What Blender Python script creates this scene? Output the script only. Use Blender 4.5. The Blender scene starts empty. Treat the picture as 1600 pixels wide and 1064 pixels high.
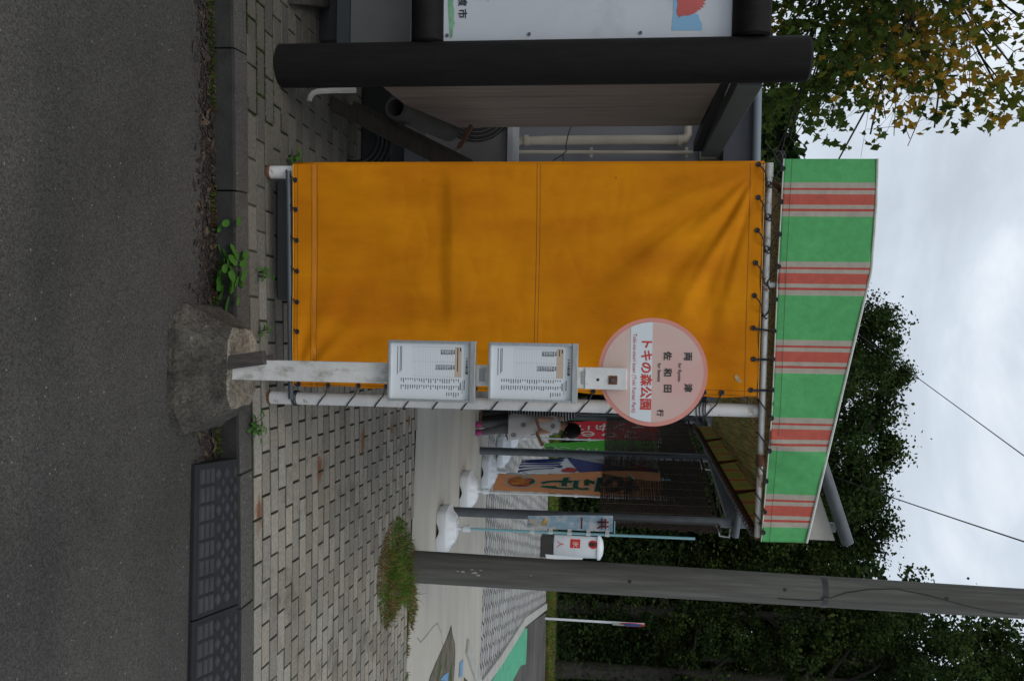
import bpy, bmesh, math, random
from mathutils import Vector, Matrix, noise
random.seed(7)
S = bpy.context.scene
COL = S.collection
PI = math.pi
# ------------------------------------------------------------ camera (the photo was taken with the camera held upright)
FPX = 1450.0
PITCH = math.atan(170/1450); ROLL = 0.0195; CH = 1.76
Fv = Vector((0, math.cos(PITCH), -math.sin(PITCH)))
R0 = Vector((1, 0, 0)); U0 = Vector((0, math.sin(PITCH), math.cos(PITCH)))
Rv = math.cos(ROLL)*R0 + math.sin(ROLL)*U0
Uv = math.cos(ROLL)*U0 - math.sin(ROLL)*R0
C0 = Vector((0, 0, CH))
cam = bpy.data.cameras.new('camera'); co = bpy.data.objects.new('camera', cam); COL.objects.link(co)
X_, Y_, Z_ = Uv, -Rv, -Fv
co.matrix_world = Matrix(((X_.x, Y_.x, Z_.x, C0.x), (X_.y, Y_.y, Z_.y, C0.y), (X_.z, Y_.z, Z_.z, C0.z), (0, 0, 0, 1)))
cam.sensor_width = 36; cam.lens = 36*FPX/1600; cam.clip_end = 2000; cam.clip_start = 0.05
S.camera = co
# ------------------------------------------------------------ light
SUN_EL, SUN_AZ = math.radians(55), math.radians(200)
w = bpy.data.worlds.new("World"); S.world = w; w.use_nodes = True
nt = w.node_tree; nt.nodes.clear()
def wn(t, **k):
    n = nt.nodes.new(t)
    for a, b in k.items(): setattr(n, a, b)
    return n
out = wn('ShaderNodeOutputWorld'); bg = wn('ShaderNodeBackground'); sky = wn('ShaderNodeTexSky', sky_type='NISHITA')
sky.sun_disc = False; sky.sun_elevation = SUN_EL; sky.sun_rotation = SUN_AZ
tc = wn('ShaderNodeTexCoord'); mp = wn('ShaderNodeMapping'); mp.inputs['Scale'].default_value = (1, 1, 2.2); mp.inputs['Location'].default_value = (0.35, 0.2, 0.4)
n1 = wn('ShaderNodeTexNoise'); n1.inputs['Scale'].default_value = 3.2; n1.inputs['Detail'].default_value = 9; n1.inputs['Roughness'].default_value = .52; n1.inputs['Distortion'].default_value = .35
r1 = wn('ShaderNodeValToRGB')
e = r1.color_ramp.elements
e[0].position = .34; e[0].color = (4.7, 5.2, 5.8, 1); e[1].position = .66; e[1].color = (8.4, 8.7, 9.1, 1)
m_ = r1.color_ramp.elements.new(.47); m_.color = (5.7, 6.3, 7.0, 1)
m_ = r1.color_ramp.elements.new(.54); m_.color = (6.9, 7.4, 7.9, 1)
mx = wn('ShaderNodeMix', data_type='RGBA'); mx.inputs['Factor'].default_value = .9
L = nt.links.new
L(tc.outputs['Generated'], mp.inputs['Vector']); L(mp.outputs[0], n1.inputs['Vector']); L(n1.outputs['Fac'], r1.inputs[0])
L(sky.outputs[0], mx.inputs['A']); L(r1.outputs[0], mx.inputs['B']); L(mx.outputs['Result'], bg.inputs['Color'])
bg.inputs['Strength'].default_value = .105
L(bg.outputs[0], out.inputs[0])
sl = bpy.data.lights.new('sun', 'SUN'); sl.energy = .7; sl.angle = math.radians(22); sl.color = (1, .93, .83)
so = bpy.data.objects.new('sun', sl); COL.objects.link(so)
sd = Vector((math.cos(SUN_EL)*math.sin(SUN_AZ), math.cos(SUN_EL)*math.cos(SUN_AZ), math.sin(SUN_EL)))
so.rotation_euler = sd.to_track_quat('Z', 'Y').to_euler(); so.location = (0, 0, 20)
S.view_settings.view_transform = 'Standard'; S.view_settings.look = 'None'; S.view_settings.exposure = .27; S.view_settings.gamma = 1
# ------------------------------------------------------------ photo direction helpers (real depth is always given)
def ray(X, Y): return Fv*FPX + Rv*(Y-532) + Uv*(X-800)
def G(X, Y, z=.1):
    r = ray(X, Y); return C0 + r*((z-CH)/r.z)
def at(X, Y, d):
    r = ray(X, Y); return C0 + r*(d/r.y)
# ------------------------------------------------------------ materials
MATS = {}
def mat(name, col, rough=.7, var=0, vscale=8, bump=0, bscale=40, metal=0, col2=None, c2=(.5, .62), c2scale=3, stretch=(1, 1, 1), coat=0, spec=None, attr=None, detail=6, trans=0, ao=None):
    if name in MATS: return MATS[name]
    m = bpy.data.materials.new(name); m.use_nodes = True
    t = m.node_tree; N = t.nodes; K = t.links.new
    b = N['Principled BSDF']
    b.inputs['Roughness'].default_value = rough; b.inputs['Metallic'].default_value = metal
    if spec is not None: b.inputs['Specular IOR Level'].default_value = spec
    tcn = N.new('ShaderNodeTexCoord'); mpn = N.new('ShaderNodeMapping'); mpn.inputs['Scale'].default_value = stretch
    K(tcn.outputs['Object'], mpn.inputs[0])
    rgb = N.new('ShaderNodeRGB'); rgb.outputs[0].default_value = (*col, 1); cur = rgb.outputs[0]
    if attr:
        an = N.new('ShaderNodeAttribute'); an.attribute_name = attr
        mm = N.new('ShaderNodeMix'); mm.data_type = 'RGBA'; mm.blend_type = 'MULTIPLY'; mm.inputs['Factor'].default_value = 1
        K(cur, mm.inputs['A']); K(an.outputs['Color'], mm.inputs['B']); cur = mm.outputs['Result']
    if var:
        nn = N.new('ShaderNodeTexNoise'); nn.inputs['Scale'].default_value = vscale; nn.inputs['Detail'].default_value = detail
        K(mpn.outputs[0], nn.inputs['Vector'])
        mr = N.new('ShaderNodeMapRange'); mr.inputs[1].default_value = .3; mr.inputs[2].default_value = .7; mr.inputs[3].default_value = 1-var; mr.inputs[4].default_value = 1+var
        K(nn.outputs['Fac'], mr.inputs[0])
        mm = N.new('ShaderNodeMix'); mm.data_type = 'RGBA'; mm.blend_type = 'MULTIPLY'; mm.inputs['Factor'].default_value = 1
        K(cur, mm.inputs['A']); K(mr.outputs[0], mm.inputs['B']); cur = mm.outputs['Result']
    if col2:
        nn = N.new('ShaderNodeTexNoise'); nn.inputs['Scale'].default_value = c2scale; nn.inputs['Detail'].default_value = 8; nn.inputs['Roughness'].default_value = .65
        K(mpn.outputs[0], nn.inputs['Vector'])
        mr = N.new('ShaderNodeMapRange'); mr.inputs[1].default_value = c2[0]; mr.inputs[2].default_value = c2[1]
        K(nn.outputs['Fac'], mr.inputs[0])
        mm = N.new('ShaderNodeMix'); mm.data_type = 'RGBA'
        K(mr.outputs[0], mm.inputs['Factor']); K(cur, mm.inputs['A']); mm.inputs['B'].default_value = (*col2, 1); cur = mm.outputs['Result']
    K(cur, b.inputs['Base Color'])
    if bump:
        nb = N.new('ShaderNodeTexNoise'); nb.inputs['Scale'].default_value = bscale; nb.inputs['Detail'].default_value = 5
        K(mpn.outputs[0], nb.inputs['Vector'])
        bp = N.new('ShaderNodeBump'); bp.inputs['Strength'].default_value = min(1, bump); bp.inputs['Distance'].default_value = .01
        K(nb.outputs['Fac'], bp.inputs['Height']); K(bp.outputs[0], b.inputs['Normal'])
    if trans:
        tr = N.new('ShaderNodeBsdfTranslucent'); K(cur, tr.inputs['Color'])
        ms = N.new('ShaderNodeMixShader'); ms.inputs[0].default_value = trans
        K(b.outputs[0], ms.inputs[1]); K(tr.outputs[0], ms.inputs[2]); K(ms.outputs[0], N['Material Output'].inputs[0])
    MATS[name] = m
    return m
white_paint = mat('white_paint', (.60, .60, .59), .45, .1, 14, .1, 60, col2=(.26, .17, .10), c2=(.60, .70), c2scale=12)
rusty_white = mat('rusty_white_paint', (.56, .55, .52), .55, .12, 16, .25, 50, col2=(.16, .055, .02), c2=(.52, .6), c2scale=11)
rust = mat('rust', (.13, .05, .025), .85, .4, 30, .5, 60)
orange_tarp = None
concrete = mat('rough_concrete', (.24, .215, .175), .95, .25, 20, .9, 70, col2=(.1, .095, .08), c2=(.5, .62), c2scale=9)
dark_concrete = mat('weathered_concrete', (.045, .041, .034), .95, .5, 10, 1, 60, col2=(.11, .10, .085), c2=(.60, .74), c2scale=12, spec=.2)
rubber = mat('black_rubber', (.014, .015, .018), .75, .2, 12, .1, 80, spec=.25)
rope_m = mat('black_rope', (.02, .02, .022), .6)
blackm = mat('black', (.012, .012, .013), .6)
galv = mat('galvanised_steel', (.085, .097, .108), .5, .15, 10, .05, 40, metal=.3)
alu = mat('aluminium', (.4, .42, .42), .38, .2, 20, 0, 40, metal=.6, stretch=(1, 1, 8))
log_m = mat('dark_log', (.0075, .0065, .006), .7, .3, 6, .25, 30, stretch=(6, 6, 1), spec=.2)
paper = mat('paper', (.66, .7, .73), .5)
# ------------------------------------------------------------ mesh builder
class MB:
    def __init__(s): s.v = []; s.f = []; s.mi = []; s.c = []
    def add(s, vs, fs, m=0, c=None):
        o = len(s.v); s.v += [tuple(v) for v in vs]
        for f in fs: s.f.append(tuple(i+o for i in f)); s.mi.append(m); s.c.append(c)
        return s
    def box(s, c, d, rz=0, M=None, m=0, col=None):
        c = Vector(c); hx, hy, hz = d[0]/2, d[1]/2, d[2]/2
        R = M if M else Matrix.Rotation(rz, 3, 'Z')
        vs = [c + R@Vector((x, y, z)) for x in (-hx, hx) for y in (-hy, hy) for z in (-hz, hz)]
        return s.add(vs, [(0, 1, 3, 2), (4, 6, 7, 5), (0, 4, 5, 1), (2, 3, 7, 6), (0, 2, 6, 4), (1, 5, 7, 3)], m, col)
    def tube(s, pts, r, n=8, caps=True, m=0, closed=False):
        pts = [Vector(p) for p in pts]; k = len(pts)
        rs = r if isinstance(r, (list, tuple)) else [r]*k
        vs = []; ref = None
        for i, p in enumerate(pts):
            if closed: t = pts[(i+1) % k]-pts[i-1]
            else: t = pts[min(i+1, k-1)]-pts[max(i-1, 0)]
            if t.length < 1e-9: t = Vector((0, 0, 1))
            t.normalize()
            if ref is None: ref = t.orthogonal().normalized()
            ref = (ref - t*ref.dot(t))
            if ref.length < 1e-6: ref = t.orthogonal()
            ref.normalize(); b = t.cross(ref)
            for j in range(n):
                a = 2*PI*j/n; vs.append(p + (ref*math.cos(a)+b*math.sin(a))*rs[i])
        fs = []
        for i in range(k if closed else k-1):
            i2 = (i+1) % k
            for j in range(n): fs.append((i*n+j, i*n+(j+1) % n, i2*n+(j+1) % n, i2*n+j))
        if caps and not closed: fs += [tuple(range(n))[::-1], tuple((k-1)*n+j for j in range(n))]
        return s.add(vs, fs, m)
    def lathe(s, prof, c=(0, 0, 0), n=24, m=0, sy=1):
        c = Vector(c); vs = []
        for r, z in prof:
            for j in range(n):
                a = 2*PI*j/n; vs.append(c+Vector((r*math.cos(a), r*sy*math.sin(a), z)))
        fs = []
        for i in range(len(prof)-1):
            for j in range(n): fs.append((i*n+j, i*n+(j+1) % n, (i+1)*n+(j+1) % n, (i+1)*n+j))
        fs += [tuple(range(n))[::-1], tuple((len(prof)-1)*n+j for j in range(n))]
        return s.add(vs, fs, m)
    def prism(s, pts, off, m=0):                      # polygon extruded by vector off
        pts = [Vector(p) for p in pts]; off = Vector(off); n = len(pts)
        return s.add(pts+[p+off for p in pts], [tuple(range(n)), tuple(range(2*n-1, n-1, -1))]+[(i, (i+1) % n, n+(i+1) % n, n+i) for i in range(n)], m)
    def build(s, name, ms, parent=None, smooth=None, bevel=0, seg=2, recalc=True, loc=None):
        me = bpy.data.meshes.new(name); me.from_pydata(s.v, [], s.f)
        if not isinstance(ms, (list, tuple)): ms = [ms]
        for m in ms: me.materials.append(m)
        if any(s.mi): me.polygons.foreach_set('material_index', s.mi)
        if s.c and s.c[0] is not None:
            a = me.color_attributes.new('tone', 'FLOAT_COLOR', 'CORNER'); k = 0
            dat = []
            for f, c in zip(s.f, s.c):
                for _ in f: dat += [c[0], c[1], c[2], 1]
            a.data.foreach_set('color', dat)
        if recalc:
            bm = bmesh.new(); bm.from_mesh(me); bmesh.ops.recalc_face_normals(bm, faces=bm.faces); bm.to_mesh(me); bm.free()
        if smooth:
            me.polygons.foreach_set('use_smooth', [True]*len(me.polygons)); me.set_sharp_from_angle(angle=math.radians(smooth))
        me.update()
        o = bpy.data.objects.new(name, me); COL.objects.link(o)
        if parent: link(o, parent)
        if bevel:
            b = o.modifiers.new('bevel', 'BEVEL'); b.width = bevel; b.segments = seg; b.limit_method = 'ANGLE'; b.angle_limit = math.radians(40)
        return o
def link(o, parent):
    o.parent = parent
    # children are authored in world space: keep them there
    M = Matrix.Identity(4); q = parent
    while q: M = q.matrix_basis @ M; q = q.parent
    o.matrix_basis = M.inverted() @ o.matrix_basis
def tag(o, label=None, cat=None, group=None, kind=None):
    if label: o['label'] = label
    if cat: o['category'] = cat
    if group: o['group'] = group
    if kind: o['kind'] = kind
    return o
def thing(name, loc, label, cat, group=None):
    o = bpy.data.objects.new(name, None); COL.objects.link(o); o.location = loc; o.empty_display_size = .1
    return tag(o, label, cat, group)
def copytree(o, parent=None, label=None):
    c = o.copy(); COL.objects.link(c)
    if parent: c.parent = parent
    if label: c['label'] = label
    for ch in list(o.children): copytree(ch, c)
    return c
def text(name, body, loc, size, m, parent=None, rz=0, align='CENTER', thick=0, sx=1, weight=0, spacing=1, bold=0):
    cu = bpy.data.curves.new(name, 'FONT'); cu.body = body; cu.size = size; cu.align_x = align; cu.align_y = 'CENTER'
    cu.extrude = thick; cu.offset = weight; cu.space_character = spacing; cu.resolution_u = 4
    o = bpy.data.objects.new(name, cu); COL.objects.link(o); bpy.context.view_layer.update()
    me = bpy.data.meshes.new_from_object(o); bpy.data.objects.remove(o)
    if bold:
        vv = [v.co.copy() for v in me.vertices]; ff = [tuple(p.vertices) for p in me.polygons]; V2 = []; F2 = []
        for q_, (ox, oy) in enumerate(((-1, -.6), (1, -.6), (-1, .6), (1, .6), (0, 0))):
            o0 = len(V2); V2 += [(v.x+ox*bold, v.y+oy*bold, v.z+q_*.00004) for v in vv]; F2 += [tuple(i+o0 for i in f) for f in ff]
        me = bpy.data.meshes.new(name); me.from_pydata(V2, [], F2)
    R = Matrix.Translation(Vector(loc)) @ Matrix.Rotation(rz, 4, 'Z') @ Matrix.Rotation(PI/2, 4, 'X') @ Matrix.Diagonal((sx, 1, 1, 1))
    me.transform(R); me.materials.clear(); me.materials.append(m)
    n = bpy.data.objects.new(name, me); COL.objects.link(n)
    if parent: link(n, parent)
    return n
# ============================================================ SETTING
KP = [(-9, 3.08), (-4, 3.48), (-2.6, 3.64), (-1.471, 3.755), (-.583, 3.820), (.55, 3.920), (1.1, 3.955), (1.55, 3.975), (3, 4.0), (12, 4.0)]
def kerb_y(x):
    for (a, b), (c, d) in zip(KP, KP[1:]):
        if x <= c:
            return b+(d-b)*(x-a)/(c-a)
    return KP[-1][1]
KW = .152
def slab_y(x): return 7.53-(x-.587)*.1
# asphalt
asph = bpy.data.materials.new('asphalt'); asph.use_nodes = True
def asphalt_nodes(m, base, spark=.25, tint=(1, .99, .97)):
    t = m.node_tree; N = t.nodes; K = t.links.new; b = N['Principled BSDF']; b.inputs['Roughness'].default_value = .85
    tcn = N.new('ShaderNodeTexCoord')
    v = N.new('ShaderNodeTexVoronoi'); v.inputs['Scale'].default_value = 185; K(tcn.outputs['Object'], v.inputs['Vector'])
    rp = N.new('ShaderNodeValToRGB'); q = rp.color_ramp
    q.elements[0].position = 0; q.elements[0].color = (base*.45*tint[0], base*.45*tint[1], base*.45*tint[2], 1)
    q.elements[1].position = .93; q.elements[1].color = (base*1.5*tint[0], base*1.5*tint[1], base*1.5*tint[2], 1)
    x = q.elements.new(.5); x.color = (base*tint[0], base*tint[1], base*tint[2], 1); x = q.elements.new(1); x.color = (spark*tint[0], spark*tint[1], spark*tint[2], 1)
    K(v.outputs['Color'], rp.inputs[0])
    n = N.new('ShaderNodeTexNoise'); n.inputs['Scale'].default_value = 1.1; n.inputs['Detail'].default_value = 7; K(tcn.outputs['Object'], n.inputs['Vector'])
    mr = N.new('ShaderNodeMapRange'); mr.inputs[1].default_value = .3; mr.inputs[2].default_value = .7; mr.inputs[3].default_value = .72; mr.inputs[4].default_value = 1.3
    K(n.outputs['Fac'], mr.inputs[0])
    mm = N.new('ShaderNodeMix'); mm.data_type = 'RGBA'; mm.blend_type = 'MULTIPLY'; mm.inputs['Factor'].default_value = 1
    K(rp.outputs[0], mm.inputs['A']); K(mr.outputs[0], mm.inputs['B'])
    n3 = N.new('ShaderNodeTexNoise'); n3.inputs['Scale'].default_value = .55; n3.inputs['Detail'].default_value = 4; n3.inputs['Distortion'].default_value = .6; mp3 = N.new('ShaderNodeMapping'); mp3.inputs['Scale'].default_value = (.5, 1.6, 1); K(tcn.outputs['Object'], mp3.inputs[0]); K(mp3.outputs[0], n3.inputs['Vector'])
    r3 = N.new('ShaderNodeValToRGB'); r3.color_ramp.elements[0].position = .38; r3.color_ramp.elements[0].color = (.82, .80, .76, 1); r3.color_ramp.elements[1].position = .62; r3.color_ramp.elements[1].color = (1.22, 1.16, 1.06, 1); K(n3.outputs['Fac'], r3.inputs[0])
    m3 = N.new('ShaderNodeMix'); m3.data_type = 'RGBA'; m3.blend_type = 'MULTIPLY'; m3.inputs['Factor'].default_value = 1; K(mm.outputs['Result'], m3.inputs['A']); K(r3.outputs[0], m3.inputs['B']); K(m3.outputs['Result'], b.inputs['Base Color']); b.inputs['Specular IOR Level'].default_value = .3
    bp = N.new('ShaderNodeBump'); bp.inputs['Strength'].default_value = .7; bp.inputs['Distance'].default_value = .004
    n2 = N.new('ShaderNodeTexNoise'); n2.inputs['Scale'].default_value = 160; n2.inputs['Detail'].default_value = 3; K(tcn.outputs['Object'], n2.inputs['Vector'])
    K(n2.outputs['Fac'], bp.inputs['Height']); K(bp.outputs[0], b.inputs['Normal'])
asphalt_nodes(asph, .046)
asph2 = bpy.data.materials.new('far_asphalt'); asph2.use_nodes = True; asphalt_nodes(asph2, .085, .2)
b = MB(); b.add([(-60, -40, 0), (60, -40, 0), (60, 3.3, 0), (-60, 3.3, 0)], [(0, 1, 2, 3)])
xs = [-60, -9]+[-9+.25*i for i in range(1, 84)]+[60]
vs = []
for x in xs: vs += [(x, 3.3, 0), (x, max(3.3, kerb_y(x)+.02), 0)]
b.add(vs, [(2*i, 2*i+2, 2*i+3, 2*i+1) for i in range(len(xs)-1)])
tag(b.build('road', asph, recalc=False), kind='structure')
# far ground to the horizon
gm = mat('soil_ground', (.035, .045, .02), .95, .4, 2, .5, 10)
b = MB(); b.add([(-400, 3.6, -.03), (400, 3.6, -.03), (400, 700, -.03), (-400, 700, -.03)], [(0, 1, 2, 3)])
tag(b.build('ground', gm, recalc=False), kind='structure')
# kerb stones
kerbm = bpy.data.materials.new('kerb_granite_concrete'); kerbm.use_nodes = True; asphalt_nodes(kerbm, .066, .4)
b = MB(); joints = [-8.6+.6*i for i in range(35)]; joints = [j for j in joints if j < 12]
J = [-3.06, -2.27, -1.66, -.60, .605, 1.205, 1.805, 2.4, 3.0, 3.6]
J = [-9, -8.4, -7.8, -7.2, -6.6, -6, -5.4, -4.8, -4.2, -3.6, -3.0, -2.4, -1.83, -1.22, -.62, -.01, .62, 1.22, 1.82, 2.42, 3.02, 3.62, 4.22, 4.8, 5.4, 6, 6.6, 7.2, 7.8, 8.4, 9]
for a, c in zip(J, J[1:]):
    a += .004; c -= .004; mid = (a+c)/2
    ang = math.atan2(kerb_y(c)-kerb_y(a), c-a)
    dz = random.uniform(-.003, .003)
    P = []
    for (yy, zz) in ((0, -.05), (.006, .09+dz), (.013, .1+dz), (KW-.006, .1+dz), (KW, .092+dz), (KW, -.05)):
        P.append((a - math.sin(ang)*yy, kerb_y(a)+yy, zz)); P.append((c - math.sin(ang)*yy, kerb_y(c)+yy, zz))
    k = len(P)//2
    fs = [(2*i, 2*i+1, 2*i+3, 2*i+2) for i in range(k-1)] + [tuple(2*i for i in range(k)), tuple(2*i+1 for i in range(k))[::-1]]
    b.add(P, fs)
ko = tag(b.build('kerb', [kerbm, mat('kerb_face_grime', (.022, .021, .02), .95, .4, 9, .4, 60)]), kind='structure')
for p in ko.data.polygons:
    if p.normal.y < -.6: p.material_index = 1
# pavers: real blocks in running bond following the kerb
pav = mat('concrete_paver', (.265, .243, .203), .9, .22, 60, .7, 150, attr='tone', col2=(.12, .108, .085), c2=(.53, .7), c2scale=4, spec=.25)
joint_side = mat('joint_grime', (.035, .032, .025), .95)
# rust stains where they lie on the pavers
t = pav.node_tree; N = t.nodes; K = t.links.new; bs = N['Principled BSDF']; src = bs.inputs['Base Color'].links[0].from_socket
tcn = N.new('ShaderNodeTexCoord'); nz = N.new('ShaderNodeTexNoise'); nz.inputs['Scale'].default_value = 25; K(tcn.outputs['Object'], nz.inputs['Vector'])
cur = src
for (X, Y, rx, ry) in ((499, 733, .034, .085), (566, 688, .036, .11), (404, 803, .03, .09), (640, 655, .03, .08), (612, 668, .02, .05)):
    g = G(X, Y, .1)
    sb = N.new('ShaderNodeVectorMath'); sb.operation = 'SUBTRACT'; K(tcn.outputs['Object'], sb.inputs[0]); sb.inputs[1].default_value = g
    dv = N.new('ShaderNodeVectorMath'); dv.operation = 'DIVIDE'; K(sb.outputs[0], dv.inputs[0]); dv.inputs[1].default_value = (ry, rx*1.6, .5)
    ln = N.new('ShaderNodeVectorMath'); ln.operation = 'LENGTH'; K(dv.outputs[0], ln.inputs[0])
    ad = N.new('ShaderNodeMath'); ad.operation = 'MULTIPLY_ADD'; K(nz.outputs['Fac'], ad.inputs[0]); ad.inputs[1].default_value = 1.6; K(ln.outputs['Value'], ad.inputs[2])
    mr = N.new('ShaderNodeMapRange'); mr.inputs[1].default_value = 1.9; mr.inputs[2].default_value = 1.1; mr.inputs[3].default_value = 0; mr.inputs[4].default_value = .95; K(ad.outputs[0], mr.inputs[0])
    mm = N.new('ShaderNodeMix'); mm.data_type = 'RGBA'; K(mr.outputs[0], mm.inputs['Factor']); K(cur, mm.inputs['A']); mm.inputs['B'].default_value = (.17, .06, .02, 1); cur = mm.outputs['Result']
K(cur, bs.inputs['Base Color'])
def ss(a, b_, x):
    t = max(0, min(1, (x-a)/(b_-a))); return t*t*(3-2*t)
b = MB(); rng = random.Random(3)
for k in range(0, 46):
    x = -8 + (.103 if k % 2 else 0) + rng.uniform(-.004, .004)
    while x < 7.5:
        x1 = x+.2025
        def yk(xx): return kerb_y(xx)+KW+.006+k*.1015
        if yk(x) > slab_y(x)-.09 or yk(x) > 8.4: x += .206; continue
        if x < -3.2 and k > 34: x += .206; continue
        g = .002; i = .0032
        dz = rng.uniform(-.0022, .0022)+.008*noise.noise(Vector((x*.7, k*.07, 0)))
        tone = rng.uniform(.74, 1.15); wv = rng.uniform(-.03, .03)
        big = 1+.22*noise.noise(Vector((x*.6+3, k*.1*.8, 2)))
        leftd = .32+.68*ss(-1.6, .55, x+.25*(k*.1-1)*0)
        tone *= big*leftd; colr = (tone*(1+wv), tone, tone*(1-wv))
        y0a, y0b = yk(x)+g, yk(x1)+g; h = .0975
        P = [(x+g, y0a, .06), (x1-g, y0b, .06), (x1-g, y0b+h-g, .06), (x+g, y0a+h-g, .06)]
        z = .1+dz
        Q = [(p[0], p[1], z-.004) for p in P]
        T = [(x+g+i, y0a+i, z), (x1-g-i, y0b+i, z), (x1-g-i, y0b+h-g-i, z), (x+g+i, y0a+h-g-i, z)]
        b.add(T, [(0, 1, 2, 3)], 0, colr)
        b.add(Q+T, [(0, 1, 5, 4), (1, 2, 6, 5), (2, 3, 7, 6), (3, 0, 4, 7)], 2, (1, 1, 1))
        b.add(P+Q, [(0, 1, 5, 4), (1, 2, 6, 5), (2, 3, 7, 6), (3, 0, 4, 7)], 1, (1, 1, 1))
        x += .206
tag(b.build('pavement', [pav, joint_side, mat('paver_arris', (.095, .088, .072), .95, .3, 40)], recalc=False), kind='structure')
jm = mat('joint_sand', (.045, .042, .032), .95, .3, 20, .5, 60, col2=(.03, .06, .012), c2=(.5, .6), c2scale=2.2)
b = MB(); vs = []; xl = [-12+.5*i for i in range(48)]
for x in xl: vs += [(x, kerb_y(x)+.05, .09), (x, 9.2, .09)]
b.add(vs, [(2*i, 2*i+2, 2*i+3, 2*i+1) for i in range(len(xl)-1)])
tag(b.build('paving_bed', jm, recalc=False), kind='structure')
# concrete apron
slabm = mat('brushed_concrete', (.39, .37, .325), .88, .1, 1.6, .35, 90, col2=(.30, .29, .26), c2=(.5, .75), c2scale=1.3, stretch=(.35, 1.6, 1))
b = MB()
b.add([(-14, slab_y(-14), .098), (16, slab_y(16), .098), (16, 11.7-14.06*.138, .098), (-14, 11.7+15.9*.138, .098)], [(0, 1, 2, 3)])
tag(b.build('concrete_apron', slabm, recalc=False), kind='structure')
# cobble paving
cob = bpy.data.materials.new('granite_setts'); cob.use_nodes = True
t = cob.node_tree; N = t.nodes; K = t.links.new; bs = N['Principled BSDF']; bs.inputs['Roughness'].default_value = .9
tcn = N.new('ShaderNodeTexCoord'); mpn = N.new('ShaderNodeMapping'); mpn.inputs['Rotation'].default_value = (0, 0, math.radians(40)); K(tcn.outputs['Object'], mpn.inputs[0])
nz = N.new('ShaderNodeTexNoise'); nz.inputs['Scale'].default_value = 3; K(mpn.outputs[0], nz.inputs['Vector'])
mxv = N.new('ShaderNodeMix'); mxv.data_type = 'RGBA'; mxv.blend_type = 'ADD'; mxv.inputs['Factor'].default_value = .12; K(mpn.outputs[0], mxv.inputs['A']); K(nz.outputs['Color'], mxv.inputs['B'])
bt = N.new('ShaderNodeTexBrick'); bt.inputs['Scale'].default_value = 1; bt.inputs['Brick Width'].default_value = .2; bt.inputs['Row Height'].default_value = .2; bt.inputs['Mortar Size'].default_value = .017; bt.inputs['Mortar Smooth'].default_value = .5
bt.inputs['Color1'].default_value = (.34, .34, .32, 1); bt.inputs['Color2'].default_value = (.24, .24, .235, 1); bt.inputs['Mortar'].default_value = (.05, .05, .045, 1)
K(mxv.outputs['Result'], bt.inputs['Vector']); K(bt.outputs['Color'], bs.inputs['Base Color'])
bp = N.new('ShaderNodeBump'); bp.inputs['Distance'].default_value = .02; bp.invert = True; K(bt.outputs['Fac'], bp.inputs['Height']); K(bp.outputs[0], bs.inputs['Normal'])
rk = [G(750, 1064), G(783, 1020), G(815, 972), G(819, 965)]
kend = G(845, 970)
b = MB()
far = 22.3
pts = [(-14, 11.7+15.9*.138, .094), (rk[0].x+1.2, 11.7-(rk[0].x+1.2-1.94)*.138-.3, .094)] + [(p.x, p.y, .094) for p in rk[1:]] + [(kend.x, far, .094), (-14, far, .094)]
pts = [(-14, 13.85, .094), (5.2, 11.2, .094)] + [(p.x, p.y, .094) for p in rk[0:]] + [(kend.x, far, .094), (-14, far, .094)]
pts[1] = (rk[0].x-.1, 11.3, .094)
b.add(pts, [tuple(range(len(pts)))])
tag(b.build('sett_paving', cob, recalc=False), kind='structure')
# far road with green marking and kerb
b = MB()
pts = [(rk[0].x-.8, rk[0].y-.9, .02), (rk[0].x+.12, rk[0].y, .02)]
b.add([(rk[0].x-.5, 10.2, .102), (40, 6, .102), (40, 30, .102), (kend.x+.25, 22.3, .102), (rk[3].x+.2, rk[3].y+.1, .102), (rk[2].x+.2, rk[2].y, .102), (rk[1].x+.2, rk[1].y, .102), (rk[0].x+.15, rk[0].y, .102)], [tuple(range(8))])
tag(b.build('side_road', asph2, recalc=False), kind='structure')
grn = mat('green_road_paint', (.07, .34, .2), .8, .12, 3, .2, 60, col2=(.04, .14, .09), c2=(.6, .7), c2scale=5)
b = MB(); b.add([G(X, Y, .106) for X, Y in ((753, 1085), (768.7, 1064), (815.7, 981), (824, 981.7), (821.8, 1037), (813.4, 1039.5), (801, 1064), (793, 1085))], [tuple(range(8))])
tag(b.build('green_road_marking', grn, recalc=False), kind='structure')
b = MB()
path = [Vector((rk[0].x-.9, rk[0].y-1.15, 0))]+[Vector((p.x, p.y, 0)) for p in rk]+[Vector((kend.x, 22.2, 0))]
for a, c in zip(path, path[1:]):
    d = (c-a); n_ = int(max(1, round(d.length/.6)))
    for i in range(n_):
        p = a+d*((i+.5)/n_); ll = d.length/n_
        b.box((p.x+.08, p.y, .085), (ll-.015, .16, .09), math.atan2(d.y, d.x))
tag(b.build('side_road_kerb', mat('far_kerb', (.34, .34, .31), .9, .15, 6), bevel=.01), kind='structure')
# lawn
lawnm = mat('lawn', (.05, .10, .02), .95, .4, 4, .8, 30, col2=(.09, .085, .03), c2=(.55, .7), c2scale=2)
b = MB(); b.add([(-20, 22.3, .11), (50, 22.3, .11), (50, 60, .4), (-20, 60, .4)], [(0, 1, 2, 3)])
tag(b.build('lawn', lawnm, recalc=False), kind='structure')
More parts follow.
